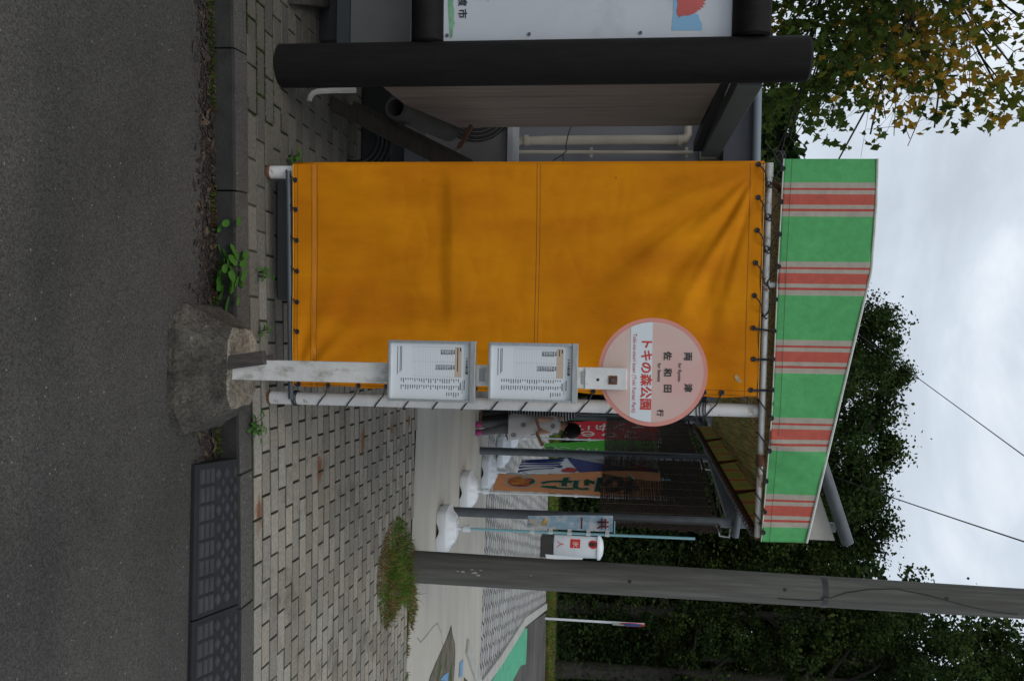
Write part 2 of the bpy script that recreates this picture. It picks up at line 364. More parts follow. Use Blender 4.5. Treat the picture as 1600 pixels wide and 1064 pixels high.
# broken concrete with soil
soil = mat('bare_soil', (.11, .095, .07), .95, .4, 8, 1, 40, col2=(.03, .06, .015), c2=(.5, .6), c2scale=5)
b = MB(); b.add([G(X, Y, .103) for X, Y in ((668, 1075), (672, 1058), (681, 1036), (690, 1016), (698, 998), (703, 984), (705.5, 976), (707, 990), (711, 1005), (711.5, 1020), (710, 1050), (708, 1075))], [tuple(range(12))])
tag(b.build('soil_patch', soil, recalc=False), kind='structure')
blp = mat('blue_paint', (.12, .25, .42), .7, .3, 20)
b = MB(); b.add([G(X, Y, .104) for X, Y in ((717, 1058), (719, 1034), (724, 1030), (723, 1046), (722, 1056))], [tuple(range(5))])
b.add([G(X, Y, .107) for X, Y in ((688, 1062), (694, 1054), (701, 1049), (700, 1064))], [(0, 1, 2, 3)])
tag(b.build('blue_painted_mark', blp, recalc=False), kind='structure')
crk = mat('crack', (.05, .045, .035), .95)
b = MB()
for pl in (((652, 996), (658, 1003), (660, 1000), (667, 992), (676, 980), (684, 973), (690, 988), (691, 1003), (695, 1016)),):
    for a, c in zip(pl, pl[1:]):
        A, B_ = G(*a, .1025), G(*c, .1025); d = (B_-A); nn = Vector((-d.y, d.x, 0)).normalized()*.0022
        b.add([A-nn, B_-nn, B_+nn, A+nn], [(0, 1, 2, 3)])
tag(b.build('slab_crack', crk, recalc=False), kind='structure')
# ============================================================ TENT STALL
TL = Vector((-.765, 4.162, 0)); TYAW = math.radians(2.94)
TX = Vector((math.cos(TYAW), math.sin(TYAW), 0)); TN = Vector((-math.sin(TYAW), math.cos(TYAW), 0))   # TX along the side wall, TN away from the road
def TP(s, z, n=0): return TL+TX*s+TN*n+Vector((0, 0, z))
def TW(X, Y, n=0):                       # photo direction -> (s, z) on the plane of the side wall
    r = ray(X, Y); o = TL+TN*n
    k = (o-C0).dot(TN)/r.dot(TN); p = C0+r*k
    return (p-TL).dot(TX), p.z
sbx = TW(1258, 845)[0]; print('SBX', sbx)
tent = thing('market_tent', TP(.5, .1), 'stall tent with white pipe frame, orange side sheet and green and red striped awning', 'tent')
TLEN = 3.6
def post(s, n, m, z1=2.39):
    b = MB(); b.tube([TP(s, .1, n), TP(s, z1, n)], .03, 16); return b.build('post', m, tent, smooth=40)
p_ml = post(0, .03, white_paint); p_mr = post(1.06, .03, white_paint)
post(0, TLEN, white_paint); post(1.06, TLEN, white_paint)
for s in (0, 1.06):
    b = MB(); b.tube([TP(s, .1, .03), TP(s, .116, .03)], .0312, 16); b.build('rusty_foot', rust, tent, smooth=40)
    b = MB(); b.lathe([(.036, 0), (.036, .006)], TP(s, 2.39, .03), 12); b.build('joint', rusty_white, tent, smooth=40)
zr = TW(1183, 700)[1]
b = MB(); b.tube([TP(-.02, 2.39, -.01), TP(.9, 2.388, -.01), TP(1.27, 2.385, -.01)], .0135, 12); b.tube([TP(-.03, 2.39, -.012), TP(.03, 2.39, -.012)], .0175, 10, m=1)
b.tube([TP(.47, 2.388, -.012), TP(.53, 2.388, -.012)], .0175, 10, m=1); b.tube([TP(.5, 2.39, -.01), TP(.5, 2.44, -.01)], .013, 10)
b.build('top_rail', [white_paint, rusty_white], tent, smooth=40)
b = MB(); b.tube([TP(1.27, 2.385, -.01), TP(sbx-.012, 2.38, -.01)], .0135, 12); b.tube([TP(1.25, 2.385, -.01), TP(1.30, 2.385, -.01)], .02, 10, m=1)
b.build('awning_rail', [rusty_white, rust], tent, smooth=40)
b = MB(); zr0, zr1 = TW(452, 275)[1], TW(456, 605)[1]; b.tube([TP(0, zr0, -.012), TP(1.06, zr1, -.012)], .0125, 12); b.build('bottom_rail', galv, tent, smooth=40)
_vt = [TW(1368, 250), TW(1358, 425), TW(1258, 845)]; ZA, ZB, ZC = [q[1]-.035 for q in _vt]; print('VT', _vt)
for (s0, z0, s1, z1) in ((0.02, 2.39, .47, ZB), (.47, ZB, sbx-.04, ZC)):
    for n in (.02, TLEN):
        b = MB(); b.tube([TP(s0, z0, n), TP(s1, z1, n)], .012, 8); b.build('rafter', rust, tent, smooth=40)
for (s, z) in ((0, 2.39), (1.06, 2.39), (.47, ZB-.02), (sbx-.04, ZC-.02)):
    b = MB(); b.tube([TP(s, z, 0), TP(s, z, TLEN)], .0135, 8); b.build('long_rail', rust if s > 1.2 else rusty_white, tent, smooth=40)
for n in (.9, 1.8, 2.7):
    b = MB(); b.tube([TP(.47, ZB-.03, n), TP(sbx-.04, ZC-.03, n), TP(sbx-.015, 2.385, n)], .012, 8)
    b.build('rib', rust, tent, smooth=40)
b = MB(); b.tube([TP(sbx-.012, 2.38, -.01), TP(sbx-.012, 2.375, TLEN)], .0135, 8); b.build('front_rail', rust, tent, smooth=40)
# orange side sheet
def ss(a, b_, x):
    t = max(0, min(1, (x-a)/(b_-a))); return t*t*(3-2*t)
s_l, s_r = TW(800, 257)[0], TW(800, 610.5)[0]
_, ztop = TW(1190, 400); _, zbot = TW(461, 400)
ztab = TW(712, 380)[1]
sC, zC = TW(1185, 262)
def cloth_out(s, z):
    # outwards (towards the road) displacement of the sheet
    u = (s-s_l)/(s_r-s_l); o = .0
    inside = ss(.0, .12, u)*(1-ss(.60, .78, u))
    k = z-ztab
    prof = (.35*ss(-.65, -.1, k)+.38*ss(-.075, -.0, k))*(1-.75*ss(.0, .5, k))
    o += .022*inside*prof
    o -= .006*inside*ss(-.5, -.06, k)*(1-ss(-.06, -.0, k))
    o += .010*math.sin(s*5.1+1)*ss(zbot, zbot+.4, z)*(1-ss(ztop-.25, ztop, z))
    # folds fanning from the top left corner
    dx, dz = s-sC, zC-z; r = math.hypot(dx, dz); a = math.atan2(dz, dx+1e-6)
    amp = ss(.03, .25, r)*(1-ss(.45, 1.15, r))*(1-ss(1.05, 1.4, a))*ss(.1, .3, a)
    o += amp*(.0085*math.sin(a*18+2.6*noise.noise(Vector((r*2.5, a*1.5, 0))))+.005*noise.noise(Vector((a*14, r*2.2, 2))))
    # folds fanning from the bottom right corner
    dx, dz = s_r-s, z-zbot; r = math.hypot(dx, dz); a = math.atan2(dz, dx+1e-6)
    amp = ss(.03, .2, r)*(1-ss(.25, .8, r))
    o += amp*.004*math.sin(a*17+.5)
    # pulls from the right edge lacing
    o += .006*math.sin((z-.1)*2*PI/.266)*ss(s_r-.28, s_r-.02, s)
    o += .010*noise.noise(Vector((s*2.2, z*2.6, 5)))+.004*noise.noise(Vector((s*7+z*4, z*6-s*3, 1)))+.0025*(abs(noise.noise(Vector((s*5, z*13, 7))))**.6)*ss(zbot, zbot+.7, z)
    hem = 1-ss(s_r-.02, s_r, s)
    return .012+o*ss(0, .05, s-s_l+.01)
om = bpy.data.materials.new('orange_tarpaulin'); om.use_nodes = True
t = om.node_tree; N = t.nodes; K = t.links.new; bs = N['Principled BSDF']; bs.inputs['Roughness'].default_value = .75; bs.inputs['Specular IOR Level'].default_value = .12
tcn = N.new('ShaderNodeTexCoord')
nz = N.new('ShaderNodeTexNoise'); nz.inputs['Scale'].default_value = 2.2; nz.inputs['Detail'].default_value = 8; nz.inputs['Roughness'].default_value = .6; mpn = N.new('ShaderNodeMapping'); mpn.inputs['Scale'].default_value = (1.5, 1, .6); K(tcn.outputs['Object'], mpn.inputs[0]); K(mpn.outputs[0], nz.inputs['Vector'])
rp = N.new('ShaderNodeValToRGB'); q = rp.color_ramp; q.elements[0].position = .28; q.elements[0].color = (.48, .14, .003, 1); q.elements[1].position = .72; q.elements[1].color = (.76, .295, .004, 1); K(nz.outputs['Fac'], rp.inputs[0])
nd = N.new('ShaderNodeTexNoise'); nd.inputs['Scale'].default_value = 34; nd.inputs['Detail'].default_value = 3; K(tcn.outputs['Object'], nd.inputs['Vector'])
mr = N.new('ShaderNodeMapRange'); mr.inputs[1].default_value = .72; mr.inputs[2].default_value = .80; mr.inputs[3].default_value = 0; mr.inputs[4].default_value = .5; K(nd.outputs['Fac'], mr.inputs[0])
mm = N.new('ShaderNodeMix'); mm.data_type = 'RGBA'; K(mr.outputs[0], mm.inputs['Factor']); K(rp.outputs[0], mm.inputs['A']); mm.inputs['B'].default_value = (.15, .05, .01, 1)
K(mm.outputs['Result'], bs.inputs['Base Color'])
wv = N.new('ShaderNodeTexNoise'); wv.inputs['Scale'].default_value = 5; wv.inputs['Detail'].default_value = 6; mp2 = N.new('ShaderNodeMapping'); mp2.inputs['Scale'].default_value = (40, 40, 8); K(tcn.outputs['Object'], mp2.inputs[0]); K(mp2.outputs[0], wv.inputs['Vector'])
bp = N.new('ShaderNodeBump'); bp.inputs['Strength'].default_value = .25; bp.inputs['Distance'].default_value = .002; K(wv.outputs['Fac'], bp.inputs['Height']); K(bp.outputs[0], bs.inputs['Normal'])
tr = N.new('ShaderNodeBsdfTranslucent'); K(mm.outputs['Result'], tr.inputs['Color']); ms = N.new('ShaderNodeMixShader'); ms.inputs[0].default_value = .12
K(bs.outputs[0], ms.inputs[1]); K(tr.outputs[0], ms.inputs[2]); K(ms.outputs[0], N['Material Output'].inputs[0])
b = MB(); NX, NZ = 120, 230; vs = []
for j in range(NZ+1):
    z0 = zbot+(ztop-zbot)*j/NZ
    for i in range(NX+1):
        u = i/NX; s = s_l+(s_r-s_l)*u
        z = z0
        if j == NZ: z += .006*math.sin(s*24)-.006
        sag = .012*ss(.75, 1, u)*math.sin(z0*23.6)
        vs.append(TP(s+sag*0.4, z, -.012-cloth_out(s, z)))
b.add(vs, [(j*(NX+1)+i, j*(NX+1)+i+1, (j+1)*(NX+1)+i+1, (j+1)*(NX+1)+i) for j in range(NZ) for i in range(NX)])
# return round the left post, running back
vs = []; nn = 16
for j in range(nn+1):
    z = zbot+(ztop-zbot)*j/nn
    for i, (s, n) in enumerate(((s_l, -.012-cloth_out(s_l, z)), (s_l-.010, -.004), (s_l-.013, .012), (s_l-.013, .05), (s_l-.012, .1))): vs.append(TP(s, z, n))
b.add(vs, [(j*5+i, j*5+i+1, (j+1)*5+i+1, (j+1)*5+i) for j in range(nn) for i in range(4)])
sheet = b.build('side_sheet', om, tent, smooth=60, recalc=False); tag(sheet, 'faded orange tarpaulin side sheet')
md = sheet.modifiers.new('solid', 'SOLIDIFY'); md.thickness = .0015; md.offset = 0
def ribbon(name, pts, wd, m, par, lift=.0015, horizontal=True):
    b = MB(); vs = []
    for (s, z) in pts:
        for q in (-wd/2, wd/2):
            a, c = (s, z+q) if horizontal else (s+q, z)
            vs.append(TP(a, c, -.012-cloth_out(a, c)-lift))
    b.add(vs, [(2*i, 2*i+2, 2*i+3, 2*i+1) for i in range(len(pts)-1)]); return b.build(name, m, par, recalc=False)
seam_d = mat('seam_thread', (.16, .055, .008), .8); hem_o = mat('orange_hem', (.56, .19, .008), .6, .15, 10)
hs = [s_l+(s_r-s_l)*i/60 for i in range(61)]
for X, wd in ((838, .0025), (843, .0018), (498, .0025), (489, .0018)):
    z = TW(X, 430)[1]; ribbon('seam', [(s, z+.003*math.sin(s*6)) for s in hs], wd, seam_d, sheet)
z = TW(494, 430)[1]; ribbon('seam_band', [(s, z) for s in hs], .016, hem_o, sheet, .001)
z = TW(468, 430)[1]; ribbon('seam', [(s, z) for s in hs], .002, seam_d, sheet)
z = TW(1174, 430)[1]; ribbon('seam', [(s, z-.02) for s in hs], .002, seam_d, sheet)
vz = [zbot+(ztop-zbot)*i/150 for i in range(151)]
for Y in (600.5, 607.5):
    s = TW(800, Y)[0]; ribbon('seam', [(s, z) for z in vz], .002, seam_d, sheet, horizontal=False)
# light piping on the edges
b = MB(); b.tube([TP(s, zbot, -.014-cloth_out(s, zbot)) for s in hs], .0022, 5); b.build('hem_cord', mat('pale_orange_cord', (.62, .3, .03), .6), sheet); b = MB(); b.tube([TP(s, ztop-.002, -.014-cloth_out(s, ztop)) for s in hs], .0022, 5)
b.build('hem_cord', mat('pale_orange_cord', (.62, .3, .03), .6), sheet)
patch = MB(); s0, z0 = TW(1152, 592)
patch.add([TP(s0+.02*math.cos(a)*(1+.3*math.sin(3*a)), z0+.011*math.sin(a)*(1+.2*math.cos(5*a))+.012*math.cos(a), -.012-cloth_out(s0, z0)-.002) for a in [i*PI/7 for i in range(14)]], [tuple(range(14))])
patch.build('worn_patch', mat('worn_fabric', (.36, .27, .15), .9, .4, 60), sheet, recalc=False)
# striped fabric: stripe period measured from the awning
sg0 = TW(1290, 287)[0]
def stripe_mat(name, axis, s0, per=.375, sc=1.0, trn=.25, pal=((.47, .43, .36, 1), (.56, .11, .075, 1), (.10, .46, .15, 1), (.52, .075, .05, 1))):
    m = bpy.data.materials.new(name); m.use_nodes = True
    t = m.node_tree; N = t.nodes; K = t.links.new; bs = N['Principled BSDF']; bs.inputs['Roughness'].default_value = .7
    a = N.new('ShaderNodeAttribute'); a.attribute_name = 'stripe'
    sub = N.new('ShaderNodeMath'); sub.operation = 'SUBTRACT'; K(a.outputs['Fac'], sub.inputs[0]); sub.inputs[1].default_value = s0
    dv = N.new('ShaderNodeMath'); dv.operation = 'DIVIDE'; K(sub.outputs[0], dv.inputs[0]); dv.inputs[1].default_value = per
    fr = N.new('ShaderNodeMath'); fr.operation = 'FLOORED_MODULO'; K(dv.outputs[0], fr.inputs[0]); fr.inputs[1].default_value = 1
    rp = N.new('ShaderNodeValToRGB'); q = rp.color_ramp; q.interpolation = 'CONSTANT'
    gre, red, grn_, red2 = pal
    W = [8.5, 3.5, 6.5, 16.4, 6.3, 3.8, 8.6, 71.4]; cs = [gre, red2, gre, red, gre, red2, gre, grn_]; acc = 0; tot = sum(W)
    for i, (w_, c) in enumerate(zip(W, cs)):
        if i == 0: q.elements[0].position = 0; q.elements[0].color = c
        elif i == 1: q.elements[1].position = acc/tot; q.elements[1].color = c
        else: e = q.elements.new(acc/tot); e.color = c
        acc += w_
    K(fr.outputs[0], rp.inputs[0])
    tcn = N.new('ShaderNodeTexCoord'); nz = N.new('ShaderNodeTexNoise'); nz.inputs['Scale'].default_value = 26; nz.inputs['Detail'].default_value = 9; nz.inputs['Roughness'].default_value = .7; K(tcn.outputs['Object'], nz.inputs['Vector'])
    mr = N.new('ShaderNodeMapRange'); mr.inputs[1].default_value = .3; mr.inputs[2].default_value = .7; mr.inputs[3].default_value = .84; mr.inputs[4].default_value = 1.14; K(nz.outputs['Fac'], mr.inputs[0])
    mm = N.new('ShaderNodeMix'); mm.data_type = 'RGBA'; mm.blend_type = 'MULTIPLY'; mm.inputs['Factor'].default_value = 1; K(rp.outputs[0], mm.inputs['A']); K(mr.outputs[0], mm.inputs['B'])
    nd = N.new('ShaderNodeTexNoise'); nd.inputs['Scale'].default_value = 9; nd.inputs['Detail'].default_value = 10; nd.inputs['Roughness'].default_value = .75; K(tcn.outputs['Object'], nd.inputs['Vector'])
    m3 = N.new('ShaderNodeMapRange'); m3.inputs[1].default_value = .62; m3.inputs[2].default_value = .74; m3.inputs[3].default_value = 0; m3.inputs[4].default_value = .4; K(nd.outputs['Fac'], m3.inputs[0])
    m2 = N.new('ShaderNodeMix'); m2.data_type = 'RGBA'; K(m3.outputs[0], m2.inputs['Factor']); K(mm.outputs['Result'], m2.inputs['A']); m2.inputs['B'].default_value = (.16, .14, .11, 1)
    K(m2.outputs['Result'], bs.inputs['Base Color'])
    tr = N.new('ShaderNodeBsdfTranslucent'); K(m2.outputs['Result'], tr.inputs['Color']); ms = N.new('ShaderNodeMixShader'); ms.inputs[0].default_value = trn
    K(bs.outputs[0], ms.inputs[1]); K(tr.outputs[0], ms.inputs[2]); K(ms.outputs[0], N['Material Output'].inputs[0])
    return m
side_stripe = stripe_mat('striped_awning_fabric', 'x', sg0, per=.3405); roof_stripe = stripe_mat('striped_roof_fabric', 'x', .1, trn=.6); inner_stripe = stripe_mat('aged_striped_fabric', 'x', .1, per=.3, trn=.65, pal=((.46, .37, .22, 1), (.38, .16, .09, 1), (.33, .34, .15, 1), (.32, .12, .07, 1)))
def striped(name, grid, vals, m, par, nx, nz_):
    b = MB(); b.add(grid, [(j*(nx+1)+i, j*(nx+1)+i+1, (j+1)*(nx+1)+i+1, (j+1)*(nx+1)+i) for j in range(nz_) for i in range(nx)])
    o = b.build(name, m, par, smooth=60, recalc=False); a = o.data.attributes.new('stripe', 'FLOAT', 'POINT'); a.data.foreach_set('value', vals); return o
vt = [TW(1368, 250), TW(1366, 320), TW(1358, 425), TW(1258, 845)]
vb = [TW(1222, 250), TW(1213, 420), TW(1204, 640), TW(1187, 845)]
def interp(P, s):
    for (a, b_), (c, d) in zip(P, P[1:]):
        if s <= c: return b_+(d-b_)*(s-a)/(c-a)
    return P[-1][1]
nx, nz_ = 150, 26; gv = []; va = []
sa, sb_ = vt[0][0], vt[-1][0]
for j in range(nz_+1):
    v = j/nz_
    for i in range(nx+1):
        s = sa+(sb_-sa)*i/nx; z = interp(vb, s)*(1-v)+interp(vt, s)*v
        sv = s
        o = .004*math.sin(s*16.7)*(1-v)+.008*noise.noise(Vector((s*3, z*4, 9)))+.003*noise.noise(Vector((s*14, z*5, 2)))
        o += .016*math.exp(-((s-(1.17+.10*v))/.03)**2)*(1-v*.6)-.012*math.exp(-((s-1.30-.1*v)/.035)**2)*(1-v)
        o += .008*math.exp(-((s-(1.02+.02*v))/.02)**2)*(1-v)
        gv.append(TP(s, z, -.03-.01*(1-v)-o)); va.append(sv)
val = striped('side_valance', gv, va, side_stripe, tent, nx, nz_); tag(val, 'green and red striped side valance')
val.modifiers.new('solid', 'SOLIDIFY').thickness = .0015
pale = mat('pale_piping', (.5, .53, .48), .6, .15, 20)
b = MB(); b.tube([TP(s, interp(vb, s), -.043) for s in [sa+(sb_-sa)*i/40 for i in range(41)]], .003, 6); b.tube([TP(s, interp(vt, s), -.031) for s in [sa+(sb_-sa)*i/60 for i in range(61)]], .006, 6)
b.build('piping', pale, val)
b = MB(); vs = []
for i in range(81):
    s = sa+(sb_-sa)*i/80; z = interp(vb, s)+.034
    vs += [TP(s, z-.001, -.0455-.004), TP(s, z+.001, -.0455-.004)]
b.add(vs, [(2*i, 2*i+2, 2*i+3, 2*i+1) for i in range(80)]); b.build('seam', mat('dark_seam', (.03, .05, .03), .8), val, recalc=False)
# roof sheet (two slopes) and front valance
def slope(name, P0, P1, n0, n1, m, k=(8, 40)):
    gv = []; va = []
    for j in range(k[0]+1):
        for i in range(k[1]+1):
            v = j/k[0]; n = n0+(n1-n0)*i/k[1]; s = P0[0]+(P1[0]-P0[0])*v; z = P0[1]+(P1[1]-P0[1])*v
            gv.append(TP(s, z-.012*math.sin(PI*((n % .9)/.9))*math.sin(PI*v), n)); va.append(n)
    o = striped(name, gv, va, m, tent, k[1], k[0]); o.modifiers.new('solid', 'SOLIDIFY').thickness = .0015; return o
zt = lambda s: interp(vt, s)
slope('roof_sheet', (sa, zt(sa)-.004), (.5, zt(.5)-.004), -.025, TLEN+.02, roof_stripe)
slope('roof_sheet', (.5, zt(.5)-.004), (sb_, zt(sb_)-.004), -.025, TLEN+.02, roof_stripe)
slope('front_valance', (sb_+.002, zt(sb_)-.006), (sb_+.004, 2.40), -.025, TLEN+.02, inner_stripe)
# reed mats under the roof
def reedmat(name, basec, period=.006):
    m = bpy.data.materials.new(name); m.use_nodes = True; t = m.node_tree; N = t.nodes; K = t.links.new; bs = N['Principled BSDF']; bs.inputs['Roughness'].default_value = .8
    tcn = N.new('ShaderNodeTexCoord'); mpn = N.new('ShaderNodeMapping'); mpn.inputs['Scale'].default_value = (90, 1.5, 90); mpn.inputs['Rotation'].default_value = (0, 0, -TYAW); K(tcn.outputs['Object'], mpn.inputs[0])
    nz = N.new('ShaderNodeTexNoise'); nz.inputs['Scale'].default_value = 1.4; nz.inputs['Detail'].default_value = 4; K(mpn.outputs[0], nz.inputs['Vector'])
    rp = N.new('ShaderNodeValToRGB'); q = rp.color_ramp; q.elements[0].position = .35; q.elements[0].color = tuple(c*.35 for c in basec)+(1,); q.elements[1].position = .62; q.elements[1].color = basec+(1,); K(nz.outputs['Fac'], rp.inputs[0]); K(rp.outputs[0], bs.inputs['Base Color'])
    tr = N.new('ShaderNodeBsdfTranslucent'); K(rp.outputs[0], tr.inputs['Color']); ms = N.new('ShaderNodeMixShader'); ms.inputs[0].default_value = .5
    K(bs.outputs[0], ms.inputs[1]); K(tr.outputs[0], ms.inputs[2]); K(ms.outputs[0], N['Material Output'].inputs[0])
    return m
rm = reedmat('reed_matting', (.78, .60, .32))
b = MB()
for (s0, z0, s1, z1) in ((.02, 2.44, .49, ZB-.05), (.49, ZB-.05, 1.62, ZC-.03)):
    vs = []
    for j in range(7):
        for i in range(25):
            v = j/6; n = .06+3.4*i/24; vs.append(TP(s0+(s1-s0)*v, z0+(z1-z0)*v-.035*math.sin(PI*v)*abs(math.sin(PI*n/.9))-.02, n))
    b.add(vs, [(j*25+i, j*25+i+1, (j+1)*25+i+1, (j+1)*25+i) for j in range(6) for i in range(24)])
b.build('reed_ceiling', rm, tent, smooth=60, recalc=False)
b = MB(); b.add([TP(s, z, .07) for s, z in ((.02, 2.33), (1.0, 2.33), (1.3, 2.40), (1.3, ZC), (.5, ZB-.05), (.05, 2.46))], [tuple(range(6))])
b.build('reed_gable', rm, tent, recalc=False)
# back wall of the stall, inside seen below and past the post
b = MB(); b.add([TP(s, z, TLEN-.03) for s, z in ((0, .3), (1.06, .3), (1.06, 2.39), (0, 2.39))], [(0, 1, 2, 3)])
b.build('end_sheet', hem_o, tent, recalc=False).modifiers.new('solid', 'SOLIDIFY').thickness = .002
# grommets and lacing
gr_m = mat('grommet_metal', (.03, .03, .032), .45, metal=.5)
def ring(b, p, r=.0085, t_=.0035):
    b.tube([p+TX*(r*math.cos(a))+Vector((0, 0, r*math.sin(a))) for a in [i*PI/5 for i in range(10)]], t_, 5, closed=True)
    b.tube([p+TN*.001, p-TN*.001], r, 8)
top_g = [(1185, 257.5), (1184, 309.5), (1182.7, 360.5), (1180, 411), (1178.5, 462), (1177, 512.6), (1177, 561), (1172.8, 609)]
val_g = [(1223, 264), (1220, 316), (1217.6, 366.5), (1216, 417), (1211.5, 468), (1209, 517), (1207, 561), (1206, 609), (1205, 653), (1201.6, 704), (1196.6, 751), (1194, 799), (1192, 831)]
bot_g = [(462, 282), (463, 328), (464.5, 376), (465, 424), (465.6, 472), (466, 518), (467, 604)]
rt_g = [(514.7, 605.7), (560.7, 606.5), (605, 607.5), (651, 608.2), (697, 608.8), (743, 609.4), (789, 610), (835, 610.5), (881, 611), (927, 611.5), (973, 612), (1019, 612.3), (1065, 612.6), (1100, 612.8), (1127.7, 613)]
def onsheet(X, Y):
    s, z = TW(X, Y, -.02); return s, z
for X, Y in top_g+bot_g+rt_g:
    s, z = onsheet(X, Y); s = min(s, s_r-.008); z = min(max(z, zbot+.012), ztop-.012)
    b = MB(); ring(b, TP(s, z, -.016-cloth_out(s, z))); b.build('grommet', gr_m, sheet, smooth=50)
for X, Y in val_g:
    s, z = TW(X, Y, -.04); b = MB(); ring(b, TP(s, z, -.048)); b.build('grommet', gr_m, val, smooth=50)
RR = .0032
def cord(pts, r=RR):                       # smooth cord through points
    P = [Vector(p) for p in pts]; o_ = []
    for i in range(len(P)-1):
        p0, p1, p2, p3 = P[max(i-1, 0)], P[i], P[i+1], P[min(i+2, len(P)-1)]
        for k in range(5):
            t = k/5; o_.append(.5*((2*p1)+(-p0+p2)*t+(2*p0-5*p1+4*p2-p3)*t*t+(-p0+3*p1-3*p2+p3)*t**3))
    o_.append(P[-1]); b = MB(); b.tube(o_, r, 5); b.build('lacing_cord', rope_m, tent, smooth=60)
zrail = lambda s: 2.39-.006*s
for i, (a, c) in enumerate(zip(top_g, val_g)):
    s0, z0 = onsheet(*a); s1, z1 = TW(*c, -.04)
    f = -.02-cloth_out(s0, z0)
    if i < 5:
        cord([TP(s0, z0, f), TP(s0+.035, (z0+zrail(s0))/2, -.05), TP(s0+.075, zrail(s0)-.012, -.03), TP(s0+.10, zrail(s0)+.004, -.028), TP(s0+.085, zrail(s0)+.016, .0)])
        cord([TP(s1, z1, -.052), TP(s1+.02, z1-.022, -.045), TP(s1+.055, zrail(s1)+.012, -.028), TP(s1+.075, zrail(s1)-.006, -.026), TP(s1+.06, zrail(s1)-.02, 0)])
        cord([TP(s1-.005, z1, -.052), TP(s1-.05, z1-.03, -.04), TP(s1-.085, zrail(s1)+.006, -.026), TP(s1-.09, zrail(s1)-.014, -.015)])
    else:
        cord([TP(s0, z0, f), TP((s0+s1)/2, zrail(s0)-.005, -.032), TP(s1, z1, -.052)])
        cord([TP(s0+.004, z0, f), TP((s0+s1)/2+.004, zrail(s0), -.036), TP(s1+.004, z1, -.055)])
for c in val_g[8:]:
    s1, z1 = TW(*c, -.04); cord([TP(s1, z1, -.052), TP(s1-.035, zrail(s1)+.015, -.036), TP(s1-.07, zrail(s1)-.01, -.026), TP(s1-.075, zrail(s1)-.018, .0)])
for X, Y in bot_g:
    s0, z0 = onsheet(X, Y); zb = zr0+(zr1-zr0)*s0/1.06
    cord([TP(s0, max(z0, zbot+.012), -.025-cloth_out(s0, z0)), TP(s0-.02, zb+.012, -.02), TP(s0-.045, zb-.008, -.014), TP(s0-.05, zb-.014, .0)])
for X, Y in rt_g[:]:
    s0, z0 = onsheet(X, Y); s0 = min(s0, s_r-.008)
    P = [TP(s0, z0, -.02-cloth_out(s0, z0)), TP(1.06-.03, z0-.02, -.012), TP(1.06-.012, z0-.035, -.004), TP(1.06+.014, z0-.055, -.002), TP(1.06+.030, z0-.068, .014), TP(1.06+.033, z0-.074, .03)]
    cord(P)
for zz in (.232, .24, .249):
    cord([TP(1.06+.034*math.cos(a), zz+.004*math.sin(a), .03+.034*math.sin(a)) for a in [i*PI/8 for i in range(17)]], .003)
for zz in (2.11, 2.125, 2.14, 2.15):
    cord([TP(1.06+.035*math.cos(a), zz+.01*math.sin(a*1.0), .03+.035*math.sin(a)) for a in [i*PI/8 for i in range(17)]], .003)
for k in range(5):                          # loose knot at the left end of the rail
    cord([TP(-.03+.03*math.cos(a+k)-.02, 2.42+.02*math.sin(a)+.006*k, -.03+.01*k) for a in [i*PI/6 for i in range(8)]], .003)
cord([TP(sbx-.012+.018*math.cos(a), 2.375+.02*math.sin(a), .02+.065*a/(2*PI)) for a in [i*PI/3 for i in range(6*50)]], .0028)   # lacing round the front rail
# inside the stall
box_m = mat('dark_grey_plastic', (.05, .052, .055), .6, .2, 8)
cr = thing('storage_crate', TP(.42, .1, .35), 'dark grey storage crate on the paving under the orange sheet', 'crate')
b = MB(); b.box(TP(.31, .19, .3), (.58, .35, .17), TYAW); b.build('body', box_m, cr, bevel=.008)
b = MB(); b.box(TP(.31, .285, .3), (.60, .37, .018), TYAW); b.build('lid', box_m, cr, bevel=.004)
tb = thing('folding_table', TP(.3, .1, .6), 'folding table standing behind the orange sheet', 'table')
b = MB(); b.box(TP(.35, ztab-.02, 1.2), (.6, 1.9, .03), TYAW); b.build('tabletop', mat('table_laminate', (.3, .28, .25), .5), tb, bevel=.004)
for s in (.1, .6):
    for n in (.35, 2.05):
        b = MB(); b.tube([TP(s, .1, n), TP(s, ztab-.03, n)], .012, 8); b.build('leg', galv, tb, smooth=40)
# ============================================================ BUS STOP SIGN
PY = 3.6
bus = thing('bus_stop_sign', (.14, 3.7, 0), 'round pink bus stop sign on a white post set in a concrete block', 'bus stop sign')
b = MB()
def ring8(cx, cy, hx, hy, ch, z):
    return [(cx-hx+ch, cy-hy, z), (cx+hx-ch, cy-hy, z), (cx+hx, cy-hy+ch, z), (cx+hx, cy+hy-ch, z), (cx+hx-ch, cy+hy, z), (cx-hx+ch, cy+hy, z), (cx-hx, cy+hy-ch, z), (cx-hx, cy-hy+ch, z)]
R1 = ring8(.140, 3.71, .265, .26, .09, 0.0); R1b = ring8(.140, 3.71, .262, .257, .09, .03); R2 = ring8(.135, 3.715, .165, .145, .05, .19); R3 = ring8(.135, 3.715, .157, .137, .048, .198)
vs = R1+R1b+R2+R3; fs = [(k*8+i, k*8+(i+1) % 8, (k+1)*8+(i+1) % 8, (k+1)*8+i) for k in range(3) for i in range(8)]+[tuple(range(8))[::-1], tuple(24+i for i in range(8))]
b.add(vs, fs); bo = b.build('base', dark_concrete, bus, bevel=0)
bm = bmesh.new(); bm.from_mesh(bo.data); bmesh.ops.subdivide_edges(bm, edges=bm.edges, cuts=16, use_grid_fill=True)
